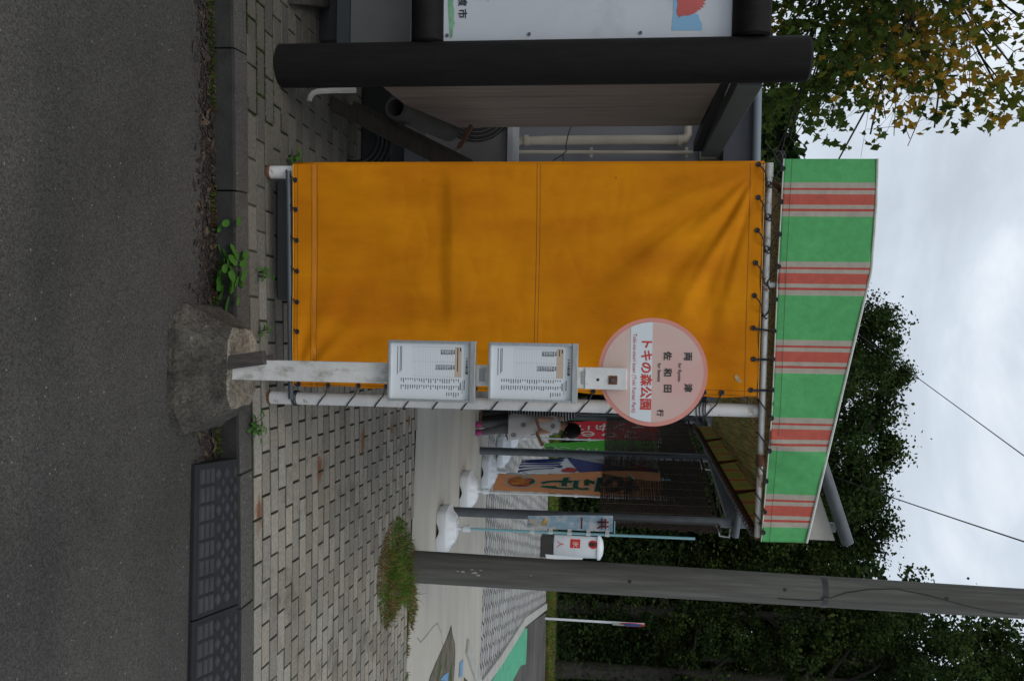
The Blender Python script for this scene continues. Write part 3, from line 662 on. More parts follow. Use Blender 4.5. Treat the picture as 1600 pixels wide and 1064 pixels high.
for v in bm.verts:
    p = v.co
    k = .007*noise.noise(p*7)+.003*noise.noise(p*22)+.0025*noise.noise(p*60)+.002*noise.noise(p*130)
    v.co += Vector((p.x-.14, p.y-3.7, 0)).normalized()*k+Vector((0, 0, k*.5 if p.z > .05 else 0))
bmesh.ops.recalc_face_normals(bm, faces=bm.faces); bm.to_mesh(bo.data); bm.free()
bo.data.polygons.foreach_set('use_smooth', [True]*len(bo.data.polygons)); bo.data.set_sharp_from_angle(angle=math.radians(30))
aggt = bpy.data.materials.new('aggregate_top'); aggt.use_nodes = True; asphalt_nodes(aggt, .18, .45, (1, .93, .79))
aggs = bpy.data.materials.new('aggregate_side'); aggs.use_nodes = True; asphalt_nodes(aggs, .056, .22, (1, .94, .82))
for mm_ in (aggt, aggs):
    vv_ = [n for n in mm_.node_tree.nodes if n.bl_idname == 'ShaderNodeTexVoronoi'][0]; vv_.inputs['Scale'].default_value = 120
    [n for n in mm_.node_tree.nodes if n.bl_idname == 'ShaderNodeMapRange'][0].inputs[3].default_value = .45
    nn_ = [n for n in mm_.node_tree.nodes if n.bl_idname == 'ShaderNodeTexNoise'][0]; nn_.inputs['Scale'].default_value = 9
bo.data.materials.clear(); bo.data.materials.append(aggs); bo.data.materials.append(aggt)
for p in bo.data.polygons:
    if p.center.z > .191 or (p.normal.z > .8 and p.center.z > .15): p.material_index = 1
px = .140
post_m = mat('weathered_white_post', (.56, .56, .54), .6, .16, 9, .4, 60, col2=(.30, .29, .24), c2=(.50, .68), c2scale=26, stretch=(1, 1, .45), detail=10)
b = MB(); b.box((px, PY+.035, (.19+1.785)/2), (.082, .055, 1.6))
b.build('post', post_m, bus, bevel=.004)
b = MB(); b.box((px, PY+.004, 1.705), (.084, .006, .16)); b.build('clamp_plate', white_paint, bus, bevel=.002)
b = MB(); b.box((px+.005, PY-.001, 1.733), (.034, .005, .034)); b.build('square_washer', rust, bus, bevel=.002)
b = MB(); b.tube([(px+.005, PY-.002, 1.733), (px+.005, PY-.014, 1.733)], .009, 6); b.build('bolt', galv, bus)
b = MB(); b.tube([(px+.005, PY+.0015, 1.675), (px+.005, PY-.0005, 1.675)], .006, 10); b.build('hole', blackm, bus)
for z in (1.222, 1.623):
    b = MB(); b.box((px-.002, PY+.0055, z), (.05, .004, .022)); b.build('label_plate', mat('grey_plate', (.27, .28, .28), .5), bus, bevel=.001)
wood = mat('old_wood_wedge', (.055, .045, .042), .85, .35, 12, .4, 60, stretch=(6, 6, 1))
M = Matrix.Rotation(math.radians(-9), 3, 'Y')
b = MB(); b.box((px-.040, PY-.005, .262), (.055, .045, .155), M=M); b.build('wedge', wood, bus, bevel=.003)
b = MB(); b.box((px-.048, PY+.03, .345), (.028, .035, .05), M=M); b.build('wedge_block', wood, bus, bevel=.003)
# disc
DX, DZ = .113, 1.886
pk = bpy.data.materials.new('pink_sign_paint'); pk.use_nodes = True
t = pk.node_tree; N = t.nodes; K = t.links.new; bs = N['Principled BSDF']; bs.inputs['Roughness'].default_value = .35
tcn = N.new('ShaderNodeTexCoord'); nz = N.new('ShaderNodeTexNoise'); nz.inputs['Scale'].default_value = 3; nz.inputs['Detail'].default_value = 3; K(tcn.outputs['Object'], nz.inputs['Vector'])
rp = N.new('ShaderNodeValToRGB'); q = rp.color_ramp; q.elements[0].position = .35; q.elements[0].color = (.60, .36, .33, 1); q.elements[1].position = .65; q.elements[1].color = (.56, .46, .40, 1); K(nz.outputs['Fac'], rp.inputs[0]); K(rp.outputs[0], bs.inputs['Base Color'])
disc = thing('sign_disc', (DX, PY+.07, DZ), None, None); link(disc, bus)
b = MB(); b.lathe([(.212, 0), (.212, .003)], (0, 0, 0), 64); dm = b.build('rim', mat('salmon_rim', (.62, .25, .2), .4, .1, 4))
RX = Matrix.Rotation(PI/2, 4, 'X')
def flatdisc(pts, y, m, name, par):
    b = MB(); b.add([(DX+x, y, DZ+z) for x, z in pts], [tuple(range(len(pts)))]); return b.build(name, m, par, recalc=False)
dm.data.transform(Matrix.Translation((DX, PY+.073, DZ)) @ RX); link(dm, disc)
circ = [(.196*math.cos(a), .196*math.sin(a)) for a in [-2*PI*i/72 for i in range(72)]]
flatdisc(circ, PY+.0685, pk, 'face', disc)
zl, zh = (986-1021)/403+.001, (1019.7-1021)/403
zl, zh = -.087, -.003
def band(z0, z1, r=.1955, n=14):
    pts = []
    for i in range(n+1):
        z = z0+(z1-z0)*i/n; pts.append((math.sqrt(r*r-z*z), z))
    for i in range(n, -1, -1):
        z = z0+(z1-z0)*i/n; pts.append((-math.sqrt(r*r-z*z), z))
    return pts
flatdisc(band(zl, zh), PY+.0675, mat('white_band', (.62, .66, .7), .35), 'band', disc)
redt = mat('red_lettering', (.5, .035, .02), .4); blk = mat('black_lettering', (.015, .014, .014), .4); redp = mat('pale_red_lettering', (.5, .12, .1), .4)
yt = PY+.0665
def pxs(X, Y): p = at(X, Y, yt); return p.x, p.z
def T(body, X, Y, size, m, **k):
    x, z = pxs(X, Y); return text('lettering', body, (x, yt, z), size, m, disc, **k)
T('トキの森公園', 1008.5, 584, .0475, redt, bold=.0014)
T('Toki-no-mori koen (Toki Forest Park)', 991, 583, .0215, redp, sx=.93, bold=.0003)
T('佐', 1042.5, 556, .034, blk, bold=.0011); T('和', 1042.5, 582, .034, blk, bold=.0011); T('田', 1042.5, 607, .034, blk, bold=.0011)
T('for Sawata', 1030, 582, .017, blk, bold=.0003); T('for Ryotsu', 1062, 582, .017, blk, bold=.0003)
T('両', 1074.5, 557, .034, blk, bold=.0011); T('津', 1074.5, 606, .034, blk, bold=.0011); T('行', 1031, 645, .027, blk, bold=.0009)
# timetable boards
inkm = mat('ink', (.05, .05, .055), .7); linem = mat('table_rule', (.3, .32, .33), .7); beige = mat('beige_header', (.5, .4, .31), .7)
def board(Xb, Xt, Yl, Yr, hdr, cols):
    yb = PY-.045
    g = thing('timetable_board', (px, yb, at((Xb+Xt)/2, 580, yb).z), None, None); link(g, bus)
    c0 = at(Xb, Yl, yb); c1 = at(Xt, Yr, yb); x0, x1, z0, z1 = c0.x, c1.x, c0.z, c1.z
    W, H = x1-x0, z1-z0; cx, cz = (x0+x1)/2, (z0+z1)/2
    b = MB(); b.box((cx, yb+.016, cz), (W-.004, .012, H-.004)); b.build('backing', paper, g)
    b = MB(); e = .0095
    b.box((x0+e/2, yb+.008, cz), (e, .026, H)); b.box((x1-e/2, yb+.008, cz), (e, .026, H)); b.box((cx, yb+.008, z0+e/2), (W-2*e, .026, e)); b.build('frame', alu, g, bevel=.0015)
    b = MB(); b.box((cx, yb+.006, z1-.011), (W+.002, .03, .022)); b.build('top_clip', alu, g, bevel=.0015)
    yp = yb+.0095; s = H/.336
    X = lambda u: x0+u*W; Z = lambda v: z0+v*H        # u, v in 0..1 on the board
    b = MB()
    def rect(u0, v0, u1, v1, m=0, y=yp): b.add([(X(u0), y, Z(v0)), (X(u1), y, Z(v0)), (X(u1), y, Z(v1)), (X(u0), y, Z(v1))], [(0, 1, 2, 3)], m)
    rect(.10, .76, .59, .835, 2, yp+.0002)
    for i in range(18): v = .285+(.76-.285)*i/17; rect(.10, v-.0008, .59, v+.0008, 1)
    for u in (.10, .345, .59): rect(u-.0015, .285, u+.0015, .835, 1)
    rect(.11, .865, .59, .867, 1)
    rg = random.Random(hdr)
    for col, (u0, nrow) in enumerate(cols):                    # stop list: short illegible lines
        for i in range(nrow):
            v = .80-i*.0262; l = rg.choice((.03, .05, .06, .075)); rect(u0, v, u0+l, v+.009, 0)
    for i, v in enumerate((.10, .13, .145)): rect(.10, v, .56-.03*i, v+.007, 0)
    rect(.63, .865, .80, .875, 0); rect(.65, .845, .86, .85, 0); rect(.68, .82, .80, .832, 0); rect(.11, .815, .17, .83, 0); rect(.11, .785, .50 if hdr == 1 else .22, .797, 0)
    b.build('printed_sheet', [inkm, linem, beige], g, recalc=False)
    def tx(body, u, v, size, m=inkm): text('lettering', body, (X(u), yp-.0005, Z(v)), size, m, g, bold=.00035)
    tx('トキの森公園', .40, .893, .011)
    tl = ['9:40', '10:05', '11:35', '13:10', '14:35', '15:40'] if hdr == 1 else ['9:45', '10:40', '11:50', '13:30', '14:50', '16:05']
    tr_ = tl + ['16:30', '17:10']
    for i, s_ in enumerate(tl): tx(s_, .18, .748-i*.028, .0095)
    for i, s_ in enumerate(tr_): tx(s_, .43, .748-i*.028, .0095)
board(607, 742, 531, 629.5, 1, ((.62, 26), (.73, 26), (.84, 6)))
board(764, 902, 534.5, 630, 2, ((.62, 26), (.73, 26), (.84, 5)))
# ============================================================ RUBBER KERB RAMPS
def ramp(x0, x1, label):
    y0, y1 = 3.672, kerb_y((x0+x1)/2)-.004; z0, z1 = .022, .098
    r = thing('kerb_ramp', ((x0+x1)/2, 3.8, 0), label, 'kerb ramp', 'rubber kerb ramps')
    ka, kb = kerb_y(x0)-.006, kerb_y(x1)-.006
    b = MB(); P = []
    for x, yb_ in ((x0, ka), (x1, kb)): P += [(x, y0, 0), (x, yb_, 0), (x, yb_, z1), (x, yb_-.02, z1), (x, y0+.006, z0), (x, y0, z0-.006)]
    b.add(P, [(i, (i+1) % 6, 6+(i+1) % 6, 6+i) for i in range(6)]+[tuple(range(6)), tuple(range(11, 5, -1))])
    b.build('body', rubber, r, bevel=.002)
    b = MB(); Lr = ka-.02-(y0+.006)
    def sp(x, v, h=0):
        y = y0+.006+Lr*v+ (kb-ka)*(x-x0)/(x1-x0)*v; z = z0+(z1-z0)*v; return Vector((x, y, z+h))
    def pad(q, h=.007):
        P = [sp(u, v, .0002) for u, v in q]; c = sum(P, Vector())/len(P); Q = [c+(p-c)*.82+Vector((0, 0, h)) for p in P]
        n = len(q); b.add(P+Q, [(i, (i+1) % n, n+(i+1) % n, n+i) for i in range(n)]+[tuple(range(n, 2*n))])
    nc = 8; w_ = (x1-x0-.03)/nc
    for i in range(nc):
        u0 = x0+.015+w_*i+.004; u1 = x0+.015+w_*(i+1)-.004
        for v0, v1 in ((.07, .17), (.20, .29), (.32, .41)): pad([(u0, v0), (u1, v0), (u1, v1), (u0, v1)])
        um = (u0+u1)/2; hw = w_*.36
        for vm, hv, of in ((.52, .065, 0), (.74, .065, 0), (.95, .04, 0)): pad([(um-hw+of, vm), (um+of, vm-hv), (um+hw+of, vm), (um+of, vm+hv)])
        if i < nc-1:
            for vm in (.63, .85): pad([(u1-.02+.004, vm), (u1+.004, vm-.04), (u1+.024, vm), (u1+.004, vm+.04)])
    b.build('tread_pattern', mat('worn_rubber', (.034, .036, .041), .7, .2, 10, spec=.3), r, recalc=False)
ramp(.541, 1.187, 'black rubber kerb ramp on the road beside the concrete sign block')
ramp(1.193, 1.84, 'black rubber kerb ramp cut off by the photo edge, further from the concrete sign block')
# ============================================================ UTILITY POLE
up = thing('utility_pole', (1.875, 7.42, .1), 'tall round concrete utility pole standing in a tuft of grass', 'utility pole')
polem = mat('pole_concrete', (.125, .125, .115), .9, .28, 3, .5, 60, stretch=(9, 9, .5), col2=(.08, .08, .072), c2=(.45, .7), c2scale=1.6, spec=.2, detail=10)
UPL = Vector((.012, 0, 1)).normalized()      # slight lean
def UP(z): return Vector((1.875, 7.5, .1))+UPL*z
b = MB(); b.tube([UP(z) for z in (0, 2, 4, 6, 9)], [.131, .124, .116, .108, .096], 40); b.build('shaft', polem, up, smooth=40)
def upos(X, Y, off=0):
    r = ray(X, Y); zz = (C0+r*(7.4/r.y)).z; return zz
zb_ = at(1290, 915, 7.4).z-.1
b = MB(); b.tube([UP(zb_-.022), UP(zb_+.022)], .1205, 40); b.tube([UP(zb_-.022)+Vector((.02, -.122, 0)), UP(zb_+.022)+Vector((.02, -.122, 0))], .012, 6); b.build('steel_band', mat('band_steel', (.04, .04, .042), .5, metal=.4), up, smooth=40)
for X, Y in ((984, 907), (1226, 920), (1479, 934)):
    p = at(X, Y, 7.4); a = UP(p.z-.1); rr = .1305-.004*(p.z)
    dx = p.x-a.x; q = Vector((dx, -math.sqrt(max(0, rr*rr-dx*dx)), 0)); b = MB(); b.tube([a+q*.98, a+q*1.05], .014, 10); b.tube([a+q*1.05, a+q*1.07], .008, 8); b.build('step_hole', blackm, up)
b = MB(); P = []
for X, Y in ((1215, 934), (1240, 936), (1265, 937), (1288, 936), (1320, 925), (1360, 920), (1400, 920), (1450, 929), (1500, 943), (1550, 955), (1590, 960)):
    p = at(X, Y, 7.4); a = UP(p.z-.1); rr = .1315-.004*p.z; dx = max(-rr*.97, min(rr*.97, p.x-a.x)); P.append(a+Vector((dx, -math.sqrt(rr*rr-dx*dx)-.004, 0)))
b.tube(P, .0045, 6); b.build('hanging_cable', blackm, up, smooth=60)
b = MB()
for X, Y, r_ in ((724, 892, .012), (742, 894, .016), (748, 897, .012), (738, 889, .009), (752, 890, .008), (716, 891, .007), (830, 898, .006)):
    p = at(X, Y, 7.4); a = UP(p.z-.1); rr = .1305-.0038*p.z; dx = p.x-a.x; q = Vector((dx, -math.sqrt(rr*rr-dx*dx)-.001, 0)); b.add([a+q+Vector((r_*math.cos(t_)*(.7+.3*math.sin(3*t_)), 0, r_*1.5*math.sin(t_))) for t_ in [2*PI*k/9 for k in range(9)]], [tuple(range(9))])
b.build('pale_marks', mat('pale_mark', (.32, .32, .3), .9), up, recalc=False)
# overhead wires
def wire(label, A, B_, sag, r=.008):
    b = MB(); P = []
    for i in range(25): t = i/24; p = A.lerp(B_, t); p.z -= sag*4*t*(1-t); P.append(p)
    b.tube(P, r, 5); tag(b.build('overhead_wire', blackm, smooth=60), label, 'wire', 'overhead wires')
A = at(1395, 562, 19); B_ = at(1600, 712, 11); d = B_-A
wire('thin straight overhead wire crossing the sky above the middle of the awning', A-d*.6, B_+d*1.2, .0, .007)
A = at(1375, 768, 17); B_ = at(1600, 841, 11); d = B_-A
wire('twisted overhead cable crossing the sky nearest the utility pole', A-d*.6, B_+d*1.2, .12, .009)
# ============================================================ OPEN SHELTER
sh = thing('open_shelter', (1.4, 11, .1), 'open shelter on grey steel posts with a pale corrugated roof', 'shelter')
p1 = Vector((1.70, 9.05, .1)); p2 = Vector((1.335, 11.08, .1)); p3 = Vector((1.07, 13.2, .1)); p4 = Vector((.74, 15.3, .1))
for p in (p1, p2, p3, p4):
    q = Vector((p.x-2.25, p.y-.4, .1))
    ztp = 3.80 if p is p1 else 2.93
    b = MB(); b.tube([p, Vector((p.x, p.y, ztp))], .047, 16); b.build('post', galv, sh, smooth=40)
    b = MB(); b.tube([q, Vector((q.x, q.y, 3.15))], .047, 12); b.build('post', galv, sh, smooth=40)
    r0 = Vector((p.x+.12, p.y-.06, 2.87)); r1 = Vector((q.x-.2, q.y-.06, 3.16))
    b = MB(); b.tube([r0, r1], .035, 12); b.build('rafter', galv, sh, smooth=40)
u_ = (p4-p1).normalized()
for k, (vx, zz) in enumerate(((.0, 2.86), (-1.2, 2.96), (-2.25, 3.06))):
    a = p1+u_*.1+Vector((vx*.984, vx*.17, 0)); c = p4+u_*.3+Vector((vx*.984, vx*.17, 0)); a.z = c.z = zz
    b = MB(); b.box((a+c)/2, (.06, (c-a).length, .1), math.atan2((c-a).y, (c-a).x)-PI/2); b.build('purlin', galv, sh)
ceil = mat('corrugated_white', (.5, .53, .56), .6, .08, 3)
b = MB(); vs = []; nA, nB = 90, 3
for i in range(nA+1):
    L_ = .12+(6.4)*i/nA; pp = p1+u_*L_
    for j in range(nB+1):
        v = .02-2.4*j/nB; vs.append((pp.x+v*.984, pp.y+v*.17, 2.98-.10*(v-.16)+(.02 if i % 4 < 2 else -.02)))
b.add(vs, [(i*(nB+1)+j, (i+1)*(nB+1)+j, (i+1)*(nB+1)+j+1, i*(nB+1)+j+1) for i in range(nA) for j in range(nB)])
b.build('roof', ceil, sh, recalc=False).modifiers.new('solid', 'SOLIDIFY').thickness = .004
b = MB(); a = p1+u_*-.33; b.tube([Vector((a.x+.03, a.y, 3.84)), Vector((a.x-1.8, a.y-.3, 3.17))], .055, 14)
for k in range(14):
    t = k/14; c = Vector((a.x+.0, a.y, 3.83)).lerp(Vector((a.x-1.6, a.y-.22, 3.26)), t); b.tube([c+Vector((.06*math.cos(q), .06*math.sin(q)*.9, .03*math.sin(q)+.03*math.cos(q)*.3)) for q in [i*PI/5 for i in range(10)]], .004, 4, closed=True)
b.build('upper_pipe', galv, sh, smooth=40)
b = MB(); b.prism([Vector((a.x+.02, a.y+.05, 3.74)), Vector((a.x+.02, a.y+.05, 3.3)), Vector((a.x-.5, a.y+.0, 3.3)), Vector((a.x-1.6, a.y-.1, 3.16))], (0, .02, 0)); b.build('pale_sheet', mat('pale_sheet', (.4, .38, .35), .8, .1, 6), sh)
for p in (p1, p2):
    b = MB(); b.tube([p+Vector((.05, -.02, 2.62)), p+Vector((.12, -.03, 2.63)), p+Vector((.13, -.03, 2.72)), p+Vector((.05, -.03, 2.73))], .009, 6); b.build('hook', alu, sh, smooth=40)
# reed blinds between the posts
reed_dark = mat('dark_reed', (.040, .029, .024), .9, .5, 30, 0, col2=(.11, .085, .07), c2=(.62, .72), c2scale=25, spec=.2)
def blind(a, c, label, z0=1.60, z1=2.70):
    o = thing('reed_blind', ((a.x+c.x)/2, (a.y+c.y)/2, z0), label, 'blind', 'reed blinds hung on the shelter')
    d = c-a; dn = d.normalized(); nrm = Vector((-dn.y, dn.x, 0)); b = MB(); rg = random.Random(int(a.y*10)); n = 112; K_ = 10
    for i in range(n):
        z = z0+(z1-z0)*i/n; hh = rg.uniform(.0048, .0064)
        e0 = rg.uniform(-.03, .03); e1 = rg.uniform(-.03, .03)
        pts = [a+dn*e0+(d+dn*(e1-e0))*(k/K_)+nrm*(.012*math.sin(k*1.3+i*.05))+Vector((0, 0, z-a.z+rg.uniform(-.0015, .0015)+.02*math.sin(k/K_*PI)*(-1))) for k in range(K_+1)]
        b.tube(pts, hh, 4)
    b.build('reeds', reed_dark, o)
    b = MB()
    for k in range(9):
        p = a+d*((k+.5)/9); b.tube([Vector((p.x, p.y, z0-.01))+nrm*.016, Vector((p.x, p.y, z1+.02))+nrm*.016], .0022, 4); b.tube([Vector((p.x, p.y, z0-.01))-nrm*.016, Vector((p.x, p.y, z1+.02))-nrm*.016], .0022, 4)
    b.build('strings', mat('blind_string', (.12, .1, .07), .9), o)
    b = MB(); b.tube([Vector((a.x, a.y, z1+.02)), Vector((c.x, c.y, z1+.02))], .014, 6); b.build('head_pole', reed_dark, o)
    return o
o_ = Vector((.01, 0, 0))
blind(p1+o_*2-u_*.2, p2+o_-u_*.05, 'dark reed blind hanging between the two nearest shelter posts')
blind(p2+o_+u_*.06, p3+o_+u_*.1, 'dark reed blind on the far bay of the shelter, behind the round sign')
# ============================================================ FLAGS
white_plastic = mat('white_plastic', (.62, .65, .68), .35, .06, 4, .02)
pole_white = mat('pole_plastic', (.55, .57, .58), .4); pole_blue = mat('pole_pale_blue', (.2, .42, .48), .4)
base_me = None
def flag_base(x, y, label, rz=0):
    g = thing('flag_base', (x, y, .1), label, 'flag base', 'white water filled flag bases')
    b = MB(); n = 64; prof = [(.985, .0), (1.0, .012), (1.0, .078), (.985, .088), (.90, .092), (.87, .098), (.84, .098), (.74, .112), (.56, .150), (.40, .158), (.36, .166), (.12, .168)]
    vs = []
    for r, z in prof:
        for j in range(n):
            a = 2*PI*j/n+rz; sq = 1/max(abs(math.cos(a-rz)), abs(math.sin(a-rz)))**.45
            f = r*.218*min(sq, 1.14)*(1+(.035*math.cos(12*(a-rz)) if .45 < r < .8 else 0))
            zz = z
            if z < .02 and (j+4) % 16 < 7: zz = z+.028*math.sin(PI*((j+4) % 16)/7)
            vs.append((x+f*math.cos(a), y+f*math.sin(a), .1+zz))
    b.add(vs, [(i*n+j, i*n+(j+1) % n, (i+1)*n+(j+1) % n, (i+1)*n+j) for i in range(len(prof)-1) for j in range(n)]+[tuple((len(prof)-1)*n+j for j in range(n)), tuple(range(n))[::-1]])
    b.build('tank', white_plastic, g, smooth=28)
    b = MB(); b.tube([(x, y, .26), (x, y, .32)], .018, 14); b.tube([(x, y, .32), (x, y, .385)], .032, 14); b.build('socket', white_plastic, g, smooth=40)
    return g
def flag(name, label, x, y, top, pm, cloth=None, mats=None, arm_dir=(1, 0), wd=.45, z0=.55, z1=2.3, deco=None, wav=0):
    g = thing('banner_flag', (x, y, .4), label, 'banner flag', 'banner flags on poles')
    b = MB(); b.tube([(x, y, .38), (x, y, top)], .0125, 10); b.tube([(x, y, 1.1), (x, y, 1.16)], .017, 10); b.build('pole', pm, g, smooth=40)
    ad = Vector((arm_dir[0], arm_dir[1], 0)).normalized(); nrm = Vector((ad.y, -ad.x, 0))
    if nrm.y > 0: nrm = -nrm
    b = MB(); b.tube([Vector((x, y, z1+.015)), Vector((x, y, z1+.015))+ad*wd], .006, 6); b.build('arm', pm, g)
    def S_(u, z, l=0):                       # u 0..1 across
        ph = u*3.2+z*2.4
        return Vector((x, y, 0))+ad*(.03+u*wd*(1-.12*wav*math.sin(z*3)))+nrm*(.035*math.sin(ph)*(.3+u)*(1+wav)+l)+Vector((0, 0, z))
    b = MB(); vs = []
    for j in range(41):
        for i in range(13): vs.append(S_(i/12, z0+(z1-z0)*j/40))
    b.add(vs, [(j*13+i, j*13+i+1, (j+1)*13+i+1, (j+1)*13+i) for j in range(40) for i in range(12)])
    c = b.build('cloth', cloth, g, smooth=60, recalc=False)
    for k in range(5):
        z = z0+.05+(z1-z0-.1)*k/4; b = MB(); b.box((Vector(S_(0, z))+Vector((x, y, z)))/2, (.05, .012, .035), math.atan2(ad.y, ad.x)); b.tube([(x, y, z-.02), (x, y, z+.02)], .018, 8); b.build('loop', pole_white, g)
    if deco: deco(g, S_, c)
    return g
def spoly(S_, pts, m, par, name='print', lift=.004, close=True):     # polygon printed on cloth, both sides
    b = MB()
    cx = sum(p[0] for p in pts)/len(pts); cz = sum(p[1] for p in pts)/len(pts)
    for l in (lift, -lift):
        V = [S_(cx, cz, l)]+[S_(u, z, l) for u, z in pts]; n = len(pts)
        b.add(V, [(0, i+1, (i+1) % n+1) for i in range(n)])
    return b.build(name, m, par, recalc=False)
def stext(body, S_, u, z, size, m, par, weight=0, lift=.005, sx=1, rot=0):
    cu = bpy.data.curves.new('lettering', 'FONT'); cu.body = body; cu.size = size; cu.align_x = 'CENTER'; cu.align_y = 'CENTER'; cu.offset = weight; cu.resolution_u = 3
    o = bpy.data.objects.new('t', cu); COL.objects.link(o); bpy.context.view_layer.update(); me = bpy.data.meshes.new_from_object(o); bpy.data.objects.remove(o)
    Lx = (S_(1, z)-S_(0, z)).length
    for v in me.vertices:
        a, c = v.co.x*sx, v.co.y; v.co = S_(u+a/Lx, z+c, lift)
    me.materials.clear(); me.materials.append(m); n = bpy.data.objects.new('lettering', me); COL.objects.link(n); link(n, par); return n
f_or = mat('orange_flag_cloth', (.62, .27, .12), .75, .08, 6, trans=.3); f_wh = mat('white_flag_cloth', (.6, .62, .64), .75, .06, 5, trans=.3); f_gr = mat('green_flag_cloth', (.06, .36, .03), .75, .08, 5, trans=.3); f_rd = mat('red_flag_cloth', (.5, .015, .03), .75, .08, 5, trans=.3); f_lb = mat('pale_blue_flag_cloth', (.35, .5, .62), .75, .15, 9, trans=.3, col2=(.6, .62, .64), c2=(.5, .55), c2scale=9)
navy = mat('navy_print', (.02, .04, .22), .75); dkg = mat('dark_green_print', (.015, .12, .05), .75); offw = mat('offwhite_print', (.6, .58, .52), .75); fruit = mat('fruit_print', (.6, .13, .04), .75, .4, 8, col2=(.6, .34, .05), c2=(.5, .6), c2scale=8); redpr = mat('red_print', (.5, .02, .02), .75); maroon = mat('maroon_print', (.12, .01, .02), .75)
def blob(u, z, ru, rz_, n=18, k=0, ph=0): return [(u+ru*math.cos(a)*(1+k*math.cos(3*a+ph)), z+rz_*math.sin(a)*(1+k*math.sin(2*a+ph))) for a in [2*PI*i/n for i in range(n)]]
gA, gB, gC, gD, gE = G(688, 824), G(723, 766), G(756, 736), G(779, 706), G(793, 683)
flag_base(gA.x, gA.y, 'white plastic flag base nearest the utility pole, holding the pale blue pole')
flag_base(gB.x, gB.y, 'white plastic flag base holding the orange flag')
flag_base(gC.x, gC.y, 'white plastic flag base holding the wave patterned flag')
flag_base(gD.x, gD.y, 'white plastic flag base half hidden by the shelter post, below the green flag')
flag_base(gE.x, gE.y, 'white plastic flag base behind the child, below the red flag')
def deco_orange(g, S_, c):
    spoly(S_, blob(.52, .70, .42, .165, 24, .08), offw, c, lift=.003); spoly(S_, blob(.52, .70, .36, .145, 24, .08), fruit, c, lift=.005)
    spoly(S_, blob(.52, .82, .16, .028, 12, .3), dkg, c, lift=.007)
    for ch, z in (('け', 1.08), ('さ', 1.42), ('お', 1.76)):
        stext(ch, S_, .5, z, .42, offw, c, .028, .005); stext(ch, S_, .5, z, .42, dkg, c, .014, .008)
flag('f', 'orange flag with a fruit print and dark green letters, left of its white pole', gB.x+.01, gB.y, 2.35, pole_white, f_or, arm_dir=(-.27, .96), wd=.57, z0=.42, z1=2.22, deco=deco_orange)
def deco_wave(g, S_, c):
    spoly(S_, [(0, 1.32), (1, 1.10), (1, 2.25), (0, 2.25)], navy, c, lift=.003)
    for k in range(5):
        u0 = -.0+.18*k; spoly(S_, [(u0, .52), (min(1, u0+.09), .52), (min(1, u0+.42), .98+.03*k), (min(1, u0+.30), .95+.03*k)], navy, c, lift=.003)
    spoly(S_, blob(.32, 1.38, .26, .13, 20, .22, 1), f_wh, c, lift=.006); spoly(S_, blob(.28, 1.16, .17, .11, 18, .25, .5), redpr, c, lift=.008); spoly(S_, blob(.5, 1.02, .10, .04, 14, .2), navy, c, lift=.008)
    for k in range(5): spoly(S_, blob(.22+.07*k, 1.46+.02*(k % 2), .025, .012, 8), navy, c, lift=.010)
    spoly(S_, blob(.55, 1.62, .3, .03, 16, .3), redpr, c, lift=.006); spoly(S_, blob(.62, 1.70, .04, .015, 10), f_wh, c, lift=.006)
    stext('氷', S_, .45, 1.98, .34, redpr, c, .01, .008)
flag('f', 'white and navy wave patterned flag with red and blue print between the two shelter posts', gC.x+.02, gC.y, 2.4, pole_blue, f_wh, arm_dir=(-.25, .96), wd=.6, z0=.55, z1=2.25, deco=deco_wave)
def deco_green(g, S_, c):
    for ch, z in (('い', .98), ('ち', 1.25), ('ご', 1.52), ('り', 1.8)): stext(ch, S_, .45, z, .26, offw, c, .004, .008)
    spoly(S_, blob(.5, .80, .25, .09, 16, .2), offw, c, lift=.004); spoly(S_, blob(.5, .80, .20, .07, 16, .2), f_gr, c, lift=.006)
flag('f', 'narrow bright green flag with white letters behind the shelter post', gD.x+.02, gD.y, 2.4, pole_white, f_gr, arm_dir=(-.25, .96), wd=.55, z0=.70, z1=2.3, deco=deco_green)
def deco_red(g, S_, c):
    for ch, z in (('の', 1.28), ('り', 1.60), ('い', 1.92)): stext(ch, S_, .30, z, .26, offw, c, .008, .008)
    for ch, z in (('こ', 1.22), ('せ', 1.48), ('ソ', 1.75), ('ト', 2.02)): stext(ch, S_, .68, z, .22, offw, c, .006, .008)
flag('f', 'crimson flag with white letters behind the child', gE.x, gE.y, 2.45, pole_white, f_rd, arm_dir=(-.36, .93), wd=.6, z0=.95, z1=2.35, deco=deco_red)
def deco_lb(g, S_, c):
    for ch, z in (('一', 1.42), ('井', 1.62)): stext(ch, S_, .5, z, .11, maroon, c, .003, .008)
    spoly(S_, [(.1, .93), (.8, .93), (.8, 1.02), (.1, 1.02)], offw, c, lift=.004)
    spoly(S_, blob(.5, 1.08, .3, .03, 12, .2), mat('cream_print', (.6, .4, .15), .8), c, lift=.004)
flag('f', 'pale blue flag wound narrowly beside the nearest shelter post on a pale blue pole', gA.x, gA.y, 2.47, pole_blue, f_lb, arm_dir=(-.6, .25), wd=.13, z0=.92, z1=1.72, deco=deco_lb, wav=.5)
